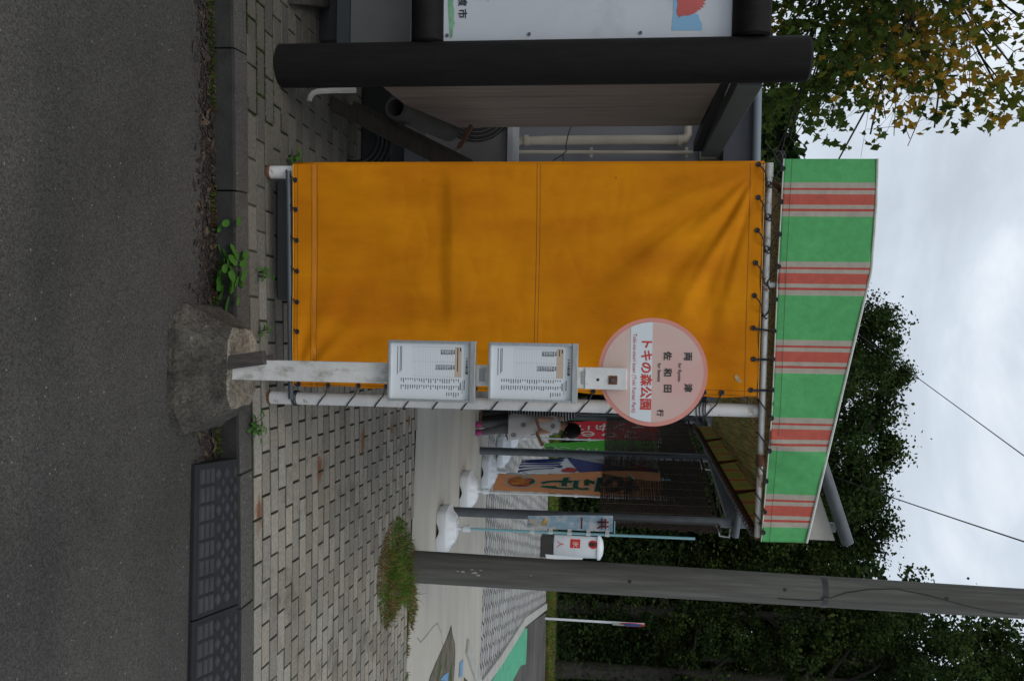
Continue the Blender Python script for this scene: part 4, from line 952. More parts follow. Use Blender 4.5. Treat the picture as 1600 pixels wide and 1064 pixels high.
# distant blue flag pole section is part of the same pole
# ============================================================ CYLINDER STAND, SIGNS IN THE DISTANCE
g0 = G(846, 852); cyl = thing('advertising_drum', (g0.x, g0.y, .1), 'white drum with red print and domed lid on a dark plinth by the wood', 'drum')
d_ = g0.y; zb0 = at(866, 854, d_).z; zt0 = at(940, 855, d_).z; cxx = at(900, 854, d_).x
b = MB(); b.box((cxx, d_, (.1+zb0)/2), (.42, .42, zb0-.1)); b.build('plinth', mat('dark_plinth', (.03, .028, .025), .7), cyl, bevel=.01)
b = MB(); b.lathe([(.235, zb0), (.245, zb0+.02), (.235, zt0-.09)], (cxx, d_, 0), 32); b.build('body', white_plastic, cyl, smooth=40)
b = MB(); b.lathe([(.27, zt0-.09), (.27, zt0-.05), (.25, zt0-.02), (.15, zt0+.03), (.04, zt0+.045)], (cxx, d_, 0), 32); b.build('lid', white_plastic, cyl, smooth=40)
def curved(pts, m, R_=.243):
    b = MB(); V = [(cxx+R_*math.sin(a), d_-R_*math.cos(a), zb0+z) for a, z in pts]; b.add(V, [tuple(range(len(V)))]); b.build('print', m, cyl, recalc=False)
def rectc(a0, a1, z0, z1, m, R_=.243):
    b = MB(); V = []
    for i in range(9):
        a = a0+(a1-a0)*i/8
        for z in (z0, z1): V.append((cxx+R_*math.sin(a), d_-R_*math.cos(a), zb0+z))
    b.add(V, [(2*i, 2*i+2, 2*i+3, 2*i+1) for i in range(8)]); b.build('print', m, cyl, recalc=False)
rectc(-.95, -.1, .36, .58, redpr)
for k in range(8):
    a0 = -.9+.1*k; curved([(-.5+.40*math.cos(t_), .86+.10*math.sin(t_)) for t_ in [2*PI*i/16 for i in range(16)]], redpr, .247) if k == 0 else None
curved([(-.5+.2*math.cos(t_), .84+.07*math.sin(t_)) for t_ in [2*PI*i/12 for i in range(12)]], blackm, .251)
text('lettering', '氷', (cxx-.11, d_-.255, zb0+.47), .14, offw, cyl); text('lettering', '人', (cxx-.10, d_-.25, zb0+.14), .16, redpr, cyl)
p = at(853, 873, 20); wb = thing('leaning_panel', (p.x, 20, .1), 'narrow white panel standing on the grass edge beside the drum', 'panel')
b = MB(); b.prism([at(852, 866, 20), at(854, 873, 20), at(910, 874, 20), at(910, 871, 20)], (0, .03, 0)); b.build('panel', white_plastic, wb)
# round no parking sign
s0 = at(853, 966, 22); s1 = at(965, 973, 22); ns = thing('road_sign', (s0.x, 22, .1), 'round red rimmed traffic sign on a thin white pole at the wood edge', 'traffic sign')
b = MB(); b.tube([(s0.x, 22, .1), (s0.x+.01, 22, s1.z+.62)], .028, 10); b.build('pole', white_plastic, ns, smooth=40)
cz = at(988, 974.5, 22).z; sx_ = s0.x+.01
b = MB(); b.lathe([(.30, 0), (.30, .012)], (0, 0, 0), 32); r_ = b.build('disc', mat('sign_red', (.4, .05, .03), .5)); r_.data.transform(Matrix.Translation((sx_, 21.94, cz)) @ Matrix.Rotation(math.radians(66), 4, 'Z') @ RX); link(r_, ns)
b = MB(); b.lathe([(.21, 0), (.21, .006)], (0, 0, 0), 28); r_ = b.build('blue_face', mat('sign_blue', (.03, .08, .3), .5)); r_.data.transform(Matrix.Translation((sx_-.01, 21.92, cz)) @ Matrix.Rotation(math.radians(66), 4, 'Z') @ Matrix.Translation((0, -.014, 0)) @ RX); link(r_, ns)
pz = at(965, 972.5, 22).z; b = MB(); b.box((sx_, 21.93, pz+.02), (.26, .015, .28), math.radians(60)); b.build('supplementary_plate', mat('plate_cream', (.42, .42, .38), .5), ns)
# ============================================================ NOTICE BOARD WITH DARK LOGS
nb = thing('notice_board', (-2.2, 4.33, .1), 'notice board with a white panel framed by thick dark round logs', 'notice board')
def logp(a, c, r, name='post'):
    b = MB(); a = Vector(a); c = Vector(c); d = (c-a).normalized(); b.tube([a, a+d*.004, c-d*.012, c], [r-.004, r, r, r-.012], 40); return b.build(name, log_m, nb, smooth=30)
logp((-1.305, 4.33, .1), (-1.30, 4.33, 2.585), .103); logp((-3.4, 4.2, .1), (-3.4, 4.2, 2.58), .103)
logp((-3.3, 4.22, .82), (-1.40, 4.335, .82), .077, 'rail'); logp((-3.3, 4.22, 2.325), (-1.40, 4.335, 2.325), .088, 'rail')
b = MB(); rzb = math.atan2(.115, 1.9); b.box((-2.36, 4.292, 1.567), (1.93, .03, 1.34), rzb); pn = b.build('panel', mat('board_white', (.5, .53, .57), .4, .05, 3, col2=(.4, .42, .44), c2=(.6, .8), c2scale=4), nb)
dB = 4.325
def BP(X, Y, l=0): 
    r = ray(X, Y); n_ = Vector((-math.sin(rzb), math.cos(rzb), 0)); o = Vector((-2.36, 4.292, 1.567))-n_*(.0155+l); return C0+r*((o-C0).dot(n_)/r.dot(n_))
grs = mat('moss_stain', (.16, .33, .2), .7, .3, 20)
def bpoly(pts, m, l=.001):
    b = MB(); b.add([BP(X, Y, l) for X, Y in pts], [tuple(range(len(pts)))]); b.build('print', m, pn, recalc=False)
bpoly([(701, -30), (708, -25), (709, -5), (708, 8), (710, 16), (709, 30), (711, 37), (708, 45), (707, 58), (703, 61), (702, 40), (700, 10)], grs)
bpoly([(1052, -20), (1052, 20), (1049, 48), (1097, 48), (1097, 38), (1093, 30), (1092, 24), (1086, 22), (1080, -20)], mat('map_blue', (.2, .4, .6), .5))
bpoly([(1052, -30), (1056, -10), (1059, 8), (1057, 16), (1058, 24), (1061, 26), (1059, 31), (1062, 27), (1068, 25), (1076, 25), (1083, 22), (1091, 18), (1088, 17), (1096, 15), (1093, 12), (1100, 12), (1097, 8), (1103, 7), (1099, 4), (1104, 1), (1101, -3), (1104, -8), (1085, -30)], mat('bird_red', (.42, .08, .07), .5, .3, 5), .0022)
for ch, Y in (('市', 22), ('渡', 2.5), ('佐', -17)):
    p = BP(722, Y, .0025); text('lettering', ch, p, .046, blk, pn, rz=rzb, bold=.0011)
p = BP(762, 0, .0025); text('lettering', 'い', p, .02, redt, pn, rz=rzb)
for X, Y in ((699, 56), (827, 54), (1001, 52)):
    p = BP(X, Y, .0); b = MB(); b.tube([p, p+Vector((0, -.006, 0))], .008, 8); b.build('screw', galv, pn)
cb = thing('grey_cabinet', (-2.4, 4.95, .1), 'low grey metal cabinet on a dark plinth below the notice board', 'cabinet')
b = MB(); b.box((-2.36, 5.0, .462), (1.6, .4, .33)); b.build('body', mat('grey_metal', (.16, .16, .155), .6, .08, 4), cb, bevel=.005)
b = MB(); b.box((-2.36, 5.0, .26), (1.6, .4, .07)); b.build('plinth', mat('plinth_blue_grey', (.05, .06, .065), .6), cb)
b = MB(); b.box((-2.36, 5.03, .162), (1.5, .3, .124)); b.build('foot', blackm, cb)
b = MB(); A_ = [G(450, 8), G(528, 16), G(532, -30), G(448, -30)]
b.prism([Vector((p.x, p.y, .1)) for p in A_], (0, 0, .06)); tag(b.build('concrete_slab', dark_concrete, bevel=.008), 'loose slab of rough concrete lying on the mossy paving at the photo edge', 'slab')
# plank screen and beam
ps = thing('plank_screen', (-1.26, 5.1, .55), 'screen wall of upright brown planks under a dark steel beam behind the log post', 'screen wall')
plank = mat('brown_plank', (.20, .15, .12), .7, .18, 5, .15, 30, stretch=(4, 4, .4))
A_ = at(600, 133, 4.45); B_ = at(675, 198.5, 5.72)
def lerp(a, c, t): return a+(c-a)*t
ys = []
for Y in (120, 150.5, 168.4, 198.5):
    # depth along the screen where the photo shows each joint
    lo, hi = 4.3, 6.2
    for _ in range(40):
        mid = (lo+hi)/2; xx = lerp(A_.x, B_.x, (mid-A_.y)/(B_.y-A_.y)); v = Vector((xx, mid, 1.6))-C0; wv_ = v.dot(Fv); yy = 532+FPX*v.dot(Rv)/wv_
        if yy < Y: lo = mid
        else: hi = mid
    ys.append(mid)
for y0, y1 in zip(ys, ys[1:]):
    n_ = max(1, round((y1-y0)/.5)); 
    for k in range(n_):
        a, c = y0+(y1-y0)*k/n_+.007, y0+(y1-y0)*(k+1)/n_-.007
        xa = lerp(A_.x, B_.x, (a-A_.y)/(B_.y-A_.y)); xc = lerp(A_.x, B_.x, (c-A_.y)/(B_.y-A_.y))
        b = MB(); b.prism([(xa, a, .56), (xc, c, .56), (xc, c, 2.21), (xa, a, 2.21)], (-.02, 0, 0)); b.build('plank', plank, ps, bevel=.003)
b = MB(); b.prism([(A_.x-.03, A_.y, .58), (B_.x-.03, B_.y, .58), (B_.x-.03, B_.y, 2.2), (A_.x-.03, A_.y, 2.2)], (-.02, 0, 0)); b.build('backing', blackm, ps)
beamm = mat('painted_steel_beam', (.10, .11, .108), .55, .1, 4)
bx0 = at(1168, 128, 4.43); bx1 = at(1109, 222, 6.35)
b = MB(); dd = (bx1-bx0); b.box((-1.275, (4.44+6.4)/2, 2.335), (.075, 1.96, .12), M=Matrix.Rotation(math.atan2(-.06, 2.0)*-1, 3, 'Z')); b.build('beam', beamm, ps, bevel=.004)
b = MB(); b.box((-1.325, 5.45, 2.245), (.06, 1.8, .05)); b.build('beam_flange', blackm, ps)
# ============================================================ BUILDING
bd = thing('low_building', (-3, 8.5, .1), 'low grey building with dark eaves behind the plank screen and the tent', 'building')
bw = mat('grey_cladding', (.19, .195, .215), .7, .08, 2)
b = MB(); b.box((-4.0, 9.1, 1.26), (8.2, 5, 2.32)); b.build('wall', bw, bd)
b = MB(); b.box((-4.0, 9.0, 2.52), (8.5, 5.3, .2)); b.build('roof', mat('dark_eaves', (.05, .055, .068), .6), bd)
b = MB(); b.tube([(-8.2, 6.30, 2.63), (.2, 6.30, 2.63)], .028, 10); b.build('gutter', mat('gutter_grey', (.22, .26, .3), .5), bd, smooth=40)
pvc = mat('cream_pvc', (.42, .38, .30), .5, .12, 5)
def wallp(X, Y, d=6.5): return at(X, Y, d)
b = MB(); P = [wallp(800, 230), wallp(806, 224), wallp(816, 220.5), wallp(860, 220), wallp(1000, 219), wallp(1060, 219), wallp(1070, 217), wallp(1074, 210), wallp(1074, 198)]
b.tube(P, [.02, .022, .028, .033, .033, .033, .034, .033, .033], 12); b.build('downpipe', pvc, bd, smooth=40)
for X in (823, 1062):
    b = MB(); a = wallp(X-3, 220); c = wallp(X+3, 220); b.tube([a, c], .039, 12); b.build('pipe_collar', pvc, bd, smooth=40)
b = MB(); b.tube([wallp(798, 237.5), wallp(1083, 238.5)], .012, 8); b.build('conduit', pvc, bd, smooth=40)
for X in (924, 1073):
    p = wallp(X, 238); b = MB(); b.box(p+Vector((0, .02, 0)), (.07, .03, .02)); b.build('bracket', pvc, bd)
p = wallp(1107, 239); b = MB(); b.box(p+Vector((0, .03, 0)), (.072, .07, .115)); b.build('junction_box', mat('cream_box', (.5, .47, .4), .5), bd, bevel=.004)
p = wallp(1100, 208); b = MB(); b.box(p+Vector((0, .03, 0)), (.085, .07, .048)); b.build('junction_box', mat('cream_box', (.5, .47, .4), .5), bd, bevel=.004)
b = MB(); b.tube([wallp(893, 196, 6.4), wallp(888, 210, 6.4), wallp(884, 228, 6.4), wallp(885, 236, 6.4), wallp(878, 243, 6.4), wallp(866, 250, 6.4), wallp(858, 262, 6.4)], .004, 6); b.tube([wallp(880, 241, 6.4), wallp(880, 250, 6.4), wallp(884, 262, 6.4)], .003, 6); b.build('loose_cable', blackm, bd)
ac = thing('air_conditioner', (-1.5, 5.95, .5), 'grey air conditioner outdoor unit with a round fan grille against the building', 'air conditioner')
acm = mat('ac_grey', (.16, .15, .145), .6, .08, 4)
b = MB(); b.box((-1.40, 6.12, .73), (.95, .3, .56)); b.build('body', acm, ac, bevel=.012)
p = at(797, 230, 5.97); b = MB(); b.box((-1.40, 6.1, p.z+.005), (.98, .34, .04)); b.build('top_shelf', mat('pale_shelf', (.36, .37, .39), .5), ac, bevel=.004)
fc = Vector((-1.535, 5.965, .80)); b = MB()
for k in range(9): b.tube([fc+Vector((.03+.026*k, 0, 0)).length*Vector((math.cos(a), -.03, math.sin(a))) if 0 else fc+Vector(((.03+.026*k)*math.cos(a), 0, (.03+.026*k)*math.sin(a))) for a in [2*PI*i/36 for i in range(36)]], .003, 4, closed=True)
b.build('fan_grille', mat('grille_grey', (.12, .12, .12), .5), ac)
b = MB(); b.tube([fc+Vector((0, .001, 0)), fc+Vector((0, -.002, 0))], .25, 36); b.build('fan_opening', blackm, ac)
b = MB(); b.box((-1.75, 6.12, .27), (.06, .3, .34)); b.box((-1.05, 6.12, .27), (.06, .3, .34)); b.build('stand', blackm, ac)
# things stacked in the gap
b = MB(); A_ = at(524, 160, 4.95); B_ = at(712, 264, 5.3); b.box((A_+B_)/2, ((B_-A_).length*1.1, .09, .075), M=Matrix.Rotation(-math.atan2((B_-A_).z, (B_-A_).x), 3, 'Y'))
dk = mat('dark_old_timber', (.03, .024, .018), .85, .35, 8, .4, 30, stretch=(1, 6, 6)); tag(b.build('timber_beam', dk, bevel=.006), 'dark timber beam leaning diagonally between the log post and the tent', 'beam')
b = MB(); n_ = Vector((-.48, 0, .88)).normalized()*.058; A2, B2 = A_-Vector((.005, .0, -.07)), B_-Vector((.005, 0, -.07))
b.box((A2+B2)/2+n_*.3, ((B_-A_).length*1.0, .03, .04), M=Matrix.Rotation(-math.atan2((B_-A_).z, (B_-A_).x), 3, 'Y')); tag(b.build('timber_strip', dk, bevel=.004), 'thin timber strip lying along the top of the leaning beam', 'timber strip')
A_ = at(618, 163, 5.0); B_ = at(702, 206, 5.75)
def openpipe(A_, B_, R_, m, name, label, cat):
    b = MB(); ax = (B_-A_).normalized(); r_ = ax.orthogonal().normalized(); q_ = ax.cross(r_); n = 28; vs = []
    for (p, rr) in ((A_, R_-.014), (A_, R_), (B_, R_), (B_, R_-.014)):
        for j in range(n): a = 2*PI*j/n; vs.append(p+(r_*math.cos(a)+q_*math.sin(a))*rr)
    b.add(vs, [(i*n+j, i*n+(j+1) % n, ((i+1) % 4)*n+(j+1) % n, ((i+1) % 4)*n+j) for i in range(4) for j in range(n)])
    return tag(b.build(name, m, smooth=40), label, cat)
openpipe(A_+Vector((.02, -.0, 0)), B_, .062, mat('grey_pipe', (.06, .058, .054), .7, .25, 8), 'drain_pipe', 'thick grey open ended pipe leaning behind the dark timber beam', 'pipe')
b = MB(); P = [at(483, 158, 4.62), at(484, 152, 4.62), at(489, 146, 4.64), at(497, 143, 4.66), at(520, 142, 4.7), at(556, 141.5, 4.75)]
b.tube(P, .0145, 12, caps=True); wp = b.build('drain_elbow', mat('old_white_pvc', (.42, .41, .36), .5, .12, 10), smooth=40); tag(wp, 'small off-white bent drain pipe lying at the foot of the log post', 'pipe')
b = MB(); a = at(700, 262, 5.5); c = at(737, 196, 5.5); b.box((a+c)/2, ((c-a).length, .02, .028), M=Matrix.Rotation(-math.atan2((c-a).z, (c-a).x), 3, 'Y')); tag(b.build('metal_strut', mat('rusted_galv', (.3, .3, .3), .5, .2, 10, metal=.3, col2=(.13, .06, .035), c2=(.45, .5), c2scale=5), bevel=.003), 'thin metal strut slanting across the air conditioner beside the tent', 'strut')
hc = at(560, 222, 5.5); b = MB()
for k in range(4): b.tube([hc+Vector(((.2-.022*k)*math.cos(a), -.02*k, (.2-.022*k)*math.sin(a))) for a in [2*PI*i/40 for i in range(40)]], .011, 8, closed=True)
tag(b.build('hose_coil', mat('black_hose', (.008, .008, .008), .7), smooth=50), 'coil of black hose in the shade behind the leaning beam', 'hose')
b = MB(); b.box((-1.5, 5.9, .2), (1.0, .35, .2)); tag(b.build('equipment_box', blackm, bevel=.01), 'black box on the ground in the gap beneath the air conditioner', 'box')
# ============================================================ PEOPLE
def skin_body(name, verts, edges, radii, m, parent, root=0, sub=2):
    me = bpy.data.meshes.new(name); me.from_pydata([tuple(v) for v in verts], edges, []); o = bpy.data.objects.new(name, me); COL.objects.link(o)
    sk = o.modifiers.new('skin', 'SKIN'); sk.use_smooth_shade = True
    for i, r in enumerate(radii):
        d = me.skin_vertices[0].data[i]; d.radius = (r, r) if not isinstance(r, tuple) else r; d.use_root = (i == root)
    s_ = o.modifiers.new('sub', 'SUBSURF'); s_.levels = s_.render_levels = sub
    bpy.context.view_layer.update(); dg = bpy.context.evaluated_depsgraph_get()
    nm = bpy.data.meshes.new_from_object(o.evaluated_get(dg)); bpy.data.objects.remove(o)
    nm.materials.clear(); nm.materials.append(m); n = bpy.data.objects.new(name, nm); COL.objects.link(n)
    nm.polygons.foreach_set('use_smooth', [True]*len(nm.polygons))
    if parent: link(n, parent)
    return n
skin_m = mat('skin', (.36, .20, .13), .55, .08, 10); hair_m = mat('black_hair', (.004, .004, .0045), .6, .2, 30, .4, 80, spec=.15)
legg = mat('grey_leggings', (.10, .10, .105), .8, .1, 20); pinkm = mat('pink_shoe', (.30, .04, .15), .7); blackcl = mat('black_cloth', (.012, .012, .014), .8)
dress = bpy.data.materials.new('spotted_white_dress'); dress.use_nodes = True
t = dress.node_tree; N = t.nodes; K = t.links.new; bs = N['Principled BSDF']; bs.inputs['Roughness'].default_value = .8
tcn = N.new('ShaderNodeTexCoord'); v = N.new('ShaderNodeTexVoronoi'); v.inputs['Scale'].default_value = 8.5; v.inputs['Randomness'].default_value = .7; K(tcn.outputs['Object'], v.inputs['Vector'])
mr = N.new('ShaderNodeMapRange'); mr.inputs[1].default_value = .27; mr.inputs[2].default_value = .30; K(v.outputs['Distance'], mr.inputs[0])
mm = N.new('ShaderNodeMix'); mm.data_type = 'RGBA'; K(mr.outputs[0], mm.inputs['Factor']); mm.inputs['A'].default_value = (.16, .17, .18, 1); mm.inputs['B'].default_value = (.46, .45, .45, 1); K(mm.outputs['Result'], bs.inputs['Base Color'])
def hand(Vl, El, Rl, wi, pw, dirv, side, s=1.0):
    # palm + four fingers + thumb as chains from the wrist vertex
    d = Vector(dirv).normalized(); sd = (Vector(side)-d*Vector(side).dot(d)).normalized()
    Vl.append(Vector(pw)+d*.035*s); Rl.append((.018*s, .026*s)); pi_ = len(Vl)-1; El.append((wi, pi_))
    curl = d.cross(sd)
    for k in range(4):
        o = sd*((k-1.5)*.014*s); l = (.030, .034, .031, .024)[k]*s
        i0 = len(Vl); Vl.append(Vector(pw)+d*(.06*s)+o); Rl.append(.0075*s); El.append((pi_, i0))
        Vl.append(Vector(pw)+d*(.06*s+l)+o+curl*.008*s); Rl.append(.0065*s); El.append((i0, i0+1))
        Vl.append(Vector(pw)+d*(.06*s+l*1.6)+o+curl*.024*s); Rl.append(.0055*s); El.append((i0+1, i0+2))
    i0 = len(Vl); Vl.append(Vector(pw)+d*.03*s+sd*.032*s); Rl.append(.0085*s); El.append((pi_, i0))
    Vl.append(Vector(pw)+d*.055*s+sd*.045*s+curl*.01*s); Rl.append(.007*s); El.append((i0, i0+1))
def person(root, H, pose, label, mats, stripes=False):
    pass
# the child in the spotted dress (faces away to the left, head bowed)
PD = 10.75
def PX(X, Y, dy=0): return at(X, Y, PD+dy)
ch = thing('person', (PX(742, 672).x, PD, .1), 'child with head bowed in a white spotted dress, grey leggings and pink shoes', 'person', 'people behind the tent post')
V = []; E_ = []; R_ = []
def addv(p, r, par=None):
    V.append(Vector(p)); R_.append(r); i = len(V)-1
    if par is not None: E_.append((par, i))
    return i
pel = addv(PX(812, 665), (.085, .075)); wst = addv(PX(836, 664.5), (.075, .062), pel); chs = addv(PX(858, 664), (.085, .07), wst); nk0 = addv(PX(873, 664.5), (.05, .045), chs); nk = addv(PX(879, 666), (.030, .030), nk0); hd = addv(PX(884, 668), (.055, .06), nk)
hd2 = addv(PX(891, 671), (.068, .07), hd); hd3 = addv(PX(897, 672.5), (.05, .055), hd2)
for sgn, (kx, ky), (ax, ay) in ((1, (778, 671), (750, 675.5)), (-1, (778, 664), (749, 663))):
    h = addv(PX(806, 665+4*sgn, -.03*sgn), .060, pel); k = addv(PX(kx, ky, -.03*sgn), .045, h); c = addv(PX(kx-12, (ky+ay)/2, 0), .042, k); a = addv(PX(ax, ay), .028, c); addv(PX(745, ay), .028, a)
for sgn, el, wr in ((1, PX(838, 676, -.10), PX(845, 690, -.22)), (-1, PX(838, 655, -.16), PX(842, 668, -.30))):
    s_ = addv(PX(868, 664+8*sgn, -.01), .036, nk0); e_ = addv(el, .024, s_); w_ = addv(wr, .016, e_); hand(V, E_, R_, w_, wr, (wr-el), (0, 0, 1), .82)
skin_body('body', V, E_, R_, skin_m, ch, 0, 2)
def lathe_path(path, m, name, par, n=24, smooth=60, sy=.8, wob=0):
    b = MB(); vs = []
    for (p, rx, ry) in path:
        for j in range(n):
            a = 2*PI*j/n; f = 1+wob*math.sin(a*7+p.z*9)
            vs.append(p+Vector((rx*f*math.cos(a), ry*f*math.sin(a), 0)))
    b.add(vs, [(i*n+j, i*n+(j+1) % n, (i+1)*n+(j+1) % n, (i+1)*n+j) for i in range(len(path)-1) for j in range(n)]); return b.build(name, m, par, smooth=smooth)
lathe_path([(PX(796, 668), .155, .125), (PX(806, 667), .15, .12), (PX(820, 666), .135, .11), (PX(836, 665), .105, .09), (PX(852, 664.5), .108, .088), (PX(864, 664), .115, .085), (PX(871, 664), .098, .07), (PX(876, 665), .045, .045)], dress, 'dress', ch, wob=.05)
for sgn, yk_, ya in ((1, 671, 675.5), (-1, 664, 663)):
    lathe_path([(PX(806, 665+4*sgn, -.03*sgn), .068, .068), (PX(778, yk_, -.03*sgn), .050, .050), (PX(765, (yk_+ya)/2, 0), .046, .046), (PX(752, ya), .034, .034)], legg, 'legging', ch)
    b = MB(); c = PX(743, ya); b.lathe([(.0, .0), (.036, 0), (.040, .02), (.034, .05), (.028, .07), (.0, .075)], Vector((c.x, PD-.02, .1)), 16, sy=1.7); b.build('shoe', pinkm, ch, smooth=50)
b = MB(); c = PX(892, 671.5)+Vector((0, .012, .008))
vs = []; nU, nV = 18, 12
for j in range(nV+1):
    th = PI*j/nV*.74
    for i in range(nU):
        a = 2*PI*i/nU; r = .097+.004*math.sin(a*9); vs.append(c+Vector((r*math.sin(th)*math.cos(a)*.98+.010, r*math.sin(th)*math.sin(a)*1.08+.01, r*1.12*math.cos(th)+(.02*math.sin(a)-.02*math.cos(a-.6) if j == nV else 0))))
b.add(vs, [(j*nU+i, j*nU+(i+1) % nU, (j+1)*nU+(i+1) % nU, (j+1)*nU+i) for j in range(nV) for i in range(nU)]); b.build('hair', hair_m, ch, smooth=60)
# face: eyes, nose, mouth, ears on the near left side of the head
fcn = PX(886, 668)
fd = Vector((-.72, -.62, -.3)).normalized(); sdv = fd.cross(Vector((0, 0, 1))).normalized(); upv = sdv.cross(fd)
b = MB()
for k in (-1, 1): b.lathe([(0, -.004), (.006, -.003), (.007, 0), (.005, .004), (0, .005)], fcn+fd*.07+sdv*.024*k+upv*.012, 8)
b.build('eyes', blackm, ch)
b = MB(); b.tube([fcn+fd*.068+upv*.008, fcn+fd*.083-upv*.012, fcn+fd*.07-upv*.018], [.004, .008, .005], 8); b.build('nose', skin_m, ch, smooth=60)
b = MB(); b.tube([fcn+fd*.068-upv*.035-sdv*.014, fcn+fd*.072-upv*.034, fcn+fd*.068-upv*.035+sdv*.014], .0035, 6); b.build('mouth', mat('lips', (.3, .07, .06), .5), ch)
b = MB()
for k in (-1, 1): b.tube([fcn+sdv*.066*k+upv*.018, fcn+sdv*.076*k, fcn+sdv*.068*k-upv*.02], [.008, .012, .007], 8)
b.build('ears', skin_m, ch, smooth=60)
# the adult mostly hidden by the tent post
PD2 = 11.1
def QX(X, Y, dy=0): return at(X, Y, PD2+dy)
ad = thing('person', (QX(742, 648).x, PD2, .1), 'adult in black trousers, sandals and striped top, mostly hidden by the white tent post', 'person', 'people behind the tent post')
V = []; E_ = []; R_ = []
pel = addv(QX(832, 640), (.14, .12)); wst = addv(QX(852, 640), (.125, .10), pel); chs = addv(QX(884, 636), (.14, .11), wst); nk0 = addv(QX(902, 632), (.07, .07), chs); nk = addv(QX(910, 630), (.045, .045), nk0); hd = addv(QX(918, 628), (.065, .075), nk); hd2 = addv(QX(928, 627), (.08, .09), hd); addv(QX(937, 627), (.055, .065), hd2)
for sgn, ky, ay in ((1, 652, 655), (-1, 638, 645)):
    h = addv(QX(824, 643+5*sgn), .09, pel); k = addv(QX(790, ky), .065, h); c = addv(QX(775, (ky+ay)/2), .058, k); a = addv(QX(754, ay), .036, c); addv(QX(748, ay+.5), .034, a); f = addv(QX(743.5, ay+3, -.06), (.034, .022), a); addv(QX(742, ay+7, -.12), (.032, .016), f)
for sgn, el, wr in ((1, QX(862, 656, -.12), QX(846, 661, -.28)), (-1, QX(862, 622, -.05), QX(835, 618, -.1))):
    s_ = addv(QX(894, 636+10*sgn), .05, nk0); e_ = addv(el, .038, s_); w_ = addv(wr, .026, e_); hand(V, E_, R_, w_, wr, (wr-el), (0, 0, 1), 1.0)
skin_body('body', V, E_, R_, skin_m, ad, 0, 2)
for sgn, ky, ay in ((1, 652, 655), (-1, 638, 645)):
    lathe_path([(QX(834, 643+3*sgn), .12, .13), (QX(822, 643+5*sgn), .115, .12), (QX(790, ky), .085, .09), (QX(775, (ky+ay)/2), .075, .08), (QX(753, ay), .052, .052)], blackcl, 'trouser_leg', ad)
    b = MB(); c = QX(742, ay+2); b.prism([(c.x-.045, PD2-.17, .1), (c.x+.06, PD2-.17, .1), (c.x+.055, PD2+.07, .1), (c.x-.04, PD2+.07, .1)], (0, 0, .025)); b.build('sandal', mat('brown_sandal', (.12, .05, .03), .6), ad, bevel=.008)
strm = bpy.data.materials.new('striped_top'); strm.use_nodes = True
t = strm.node_tree; N = t.nodes; K = t.links.new; bs = N['Principled BSDF']; bs.inputs['Roughness'].default_value = .8
tcn = N.new('ShaderNodeTexCoord'); sp_ = N.new('ShaderNodeSeparateXYZ'); K(tcn.outputs['Object'], sp_.inputs[0]); mu = N.new('ShaderNodeMath'); mu.operation = 'MULTIPLY'; mu.inputs[1].default_value = 2*PI/.034; K(sp_.outputs['Z'], mu.inputs[0]); si = N.new('ShaderNodeMath'); si.operation = 'SINE'; K(mu.outputs[0], si.inputs[0]); gt = N.new('ShaderNodeMath'); gt.operation = 'GREATER_THAN'; gt.inputs[1].default_value = .72; K(si.outputs[0], gt.inputs[0])
mm = N.new('ShaderNodeMix'); mm.data_type = 'RGBA'; K(gt.outputs[0], mm.inputs['Factor']); mm.inputs['A'].default_value = (.015, .015, .018, 1); mm.inputs['B'].default_value = (.5, .5, .5, 1); K(mm.outputs['Result'], bs.inputs['Base Color'])
lathe_path([(QX(797, 644), .20, .17), (QX(812, 643), .19, .165), (QX(835, 641), .17, .15), (QX(855, 640), .155, .13), (QX(884, 636), .175, .13), (QX(897, 634), .15, .11), (QX(904, 632), .07, .07)], strm, 'striped_top', ad)
c = QX(928, 627)+Vector((0, .015, .01)); b = MB(); vs = []
for j in range(nV+1):
    th = PI*j/nV*.75
    for i in range(nU): a = 2*PI*i/nU; vs.append(c+Vector((.105*math.sin(th)*math.cos(a), .11*math.sin(th)*math.sin(a), .125*math.cos(th))))
b.add(vs, [(j*nU+i, j*nU+(i+1) % nU, (j+1)*nU+(i+1) % nU, (j+1)*nU+i) for j in range(nV) for i in range(nU)]); b.build('hair', hair_m, ad, smooth=60)
# ============================================================ VEGETATION
def leafmat(name, c, trans=.3, var=.55): return mat(name, c, .8, var, 1.3, 0, 40, trans=trans, spec=.08)
g_dark = leafmat('foliage_dark', (.018, .034, .010), .2); g_mid = leafmat('foliage_mid', (.027, .047, .012), .25); g_lt = leafmat('foliage_light', (.05, .078, .018), .3)
m_gr = leafmat('plane_leaf_green', (.06, .095, .018), .3); m_yg = leafmat('plane_leaf_yellow_green', (.13, .15, .025), .35); m_or = leafmat('plane_leaf_orange', (.36, .22, .03), .35)
bark = mat('dark_bark', (.04, .035, .03), .9, .3, 8, .6, 30)
grass_m = leafmat('grass_blade', (.075, .15, .022), .3); dry_m = leafmat('dry_grass', (.17, .12, .045), .2); 
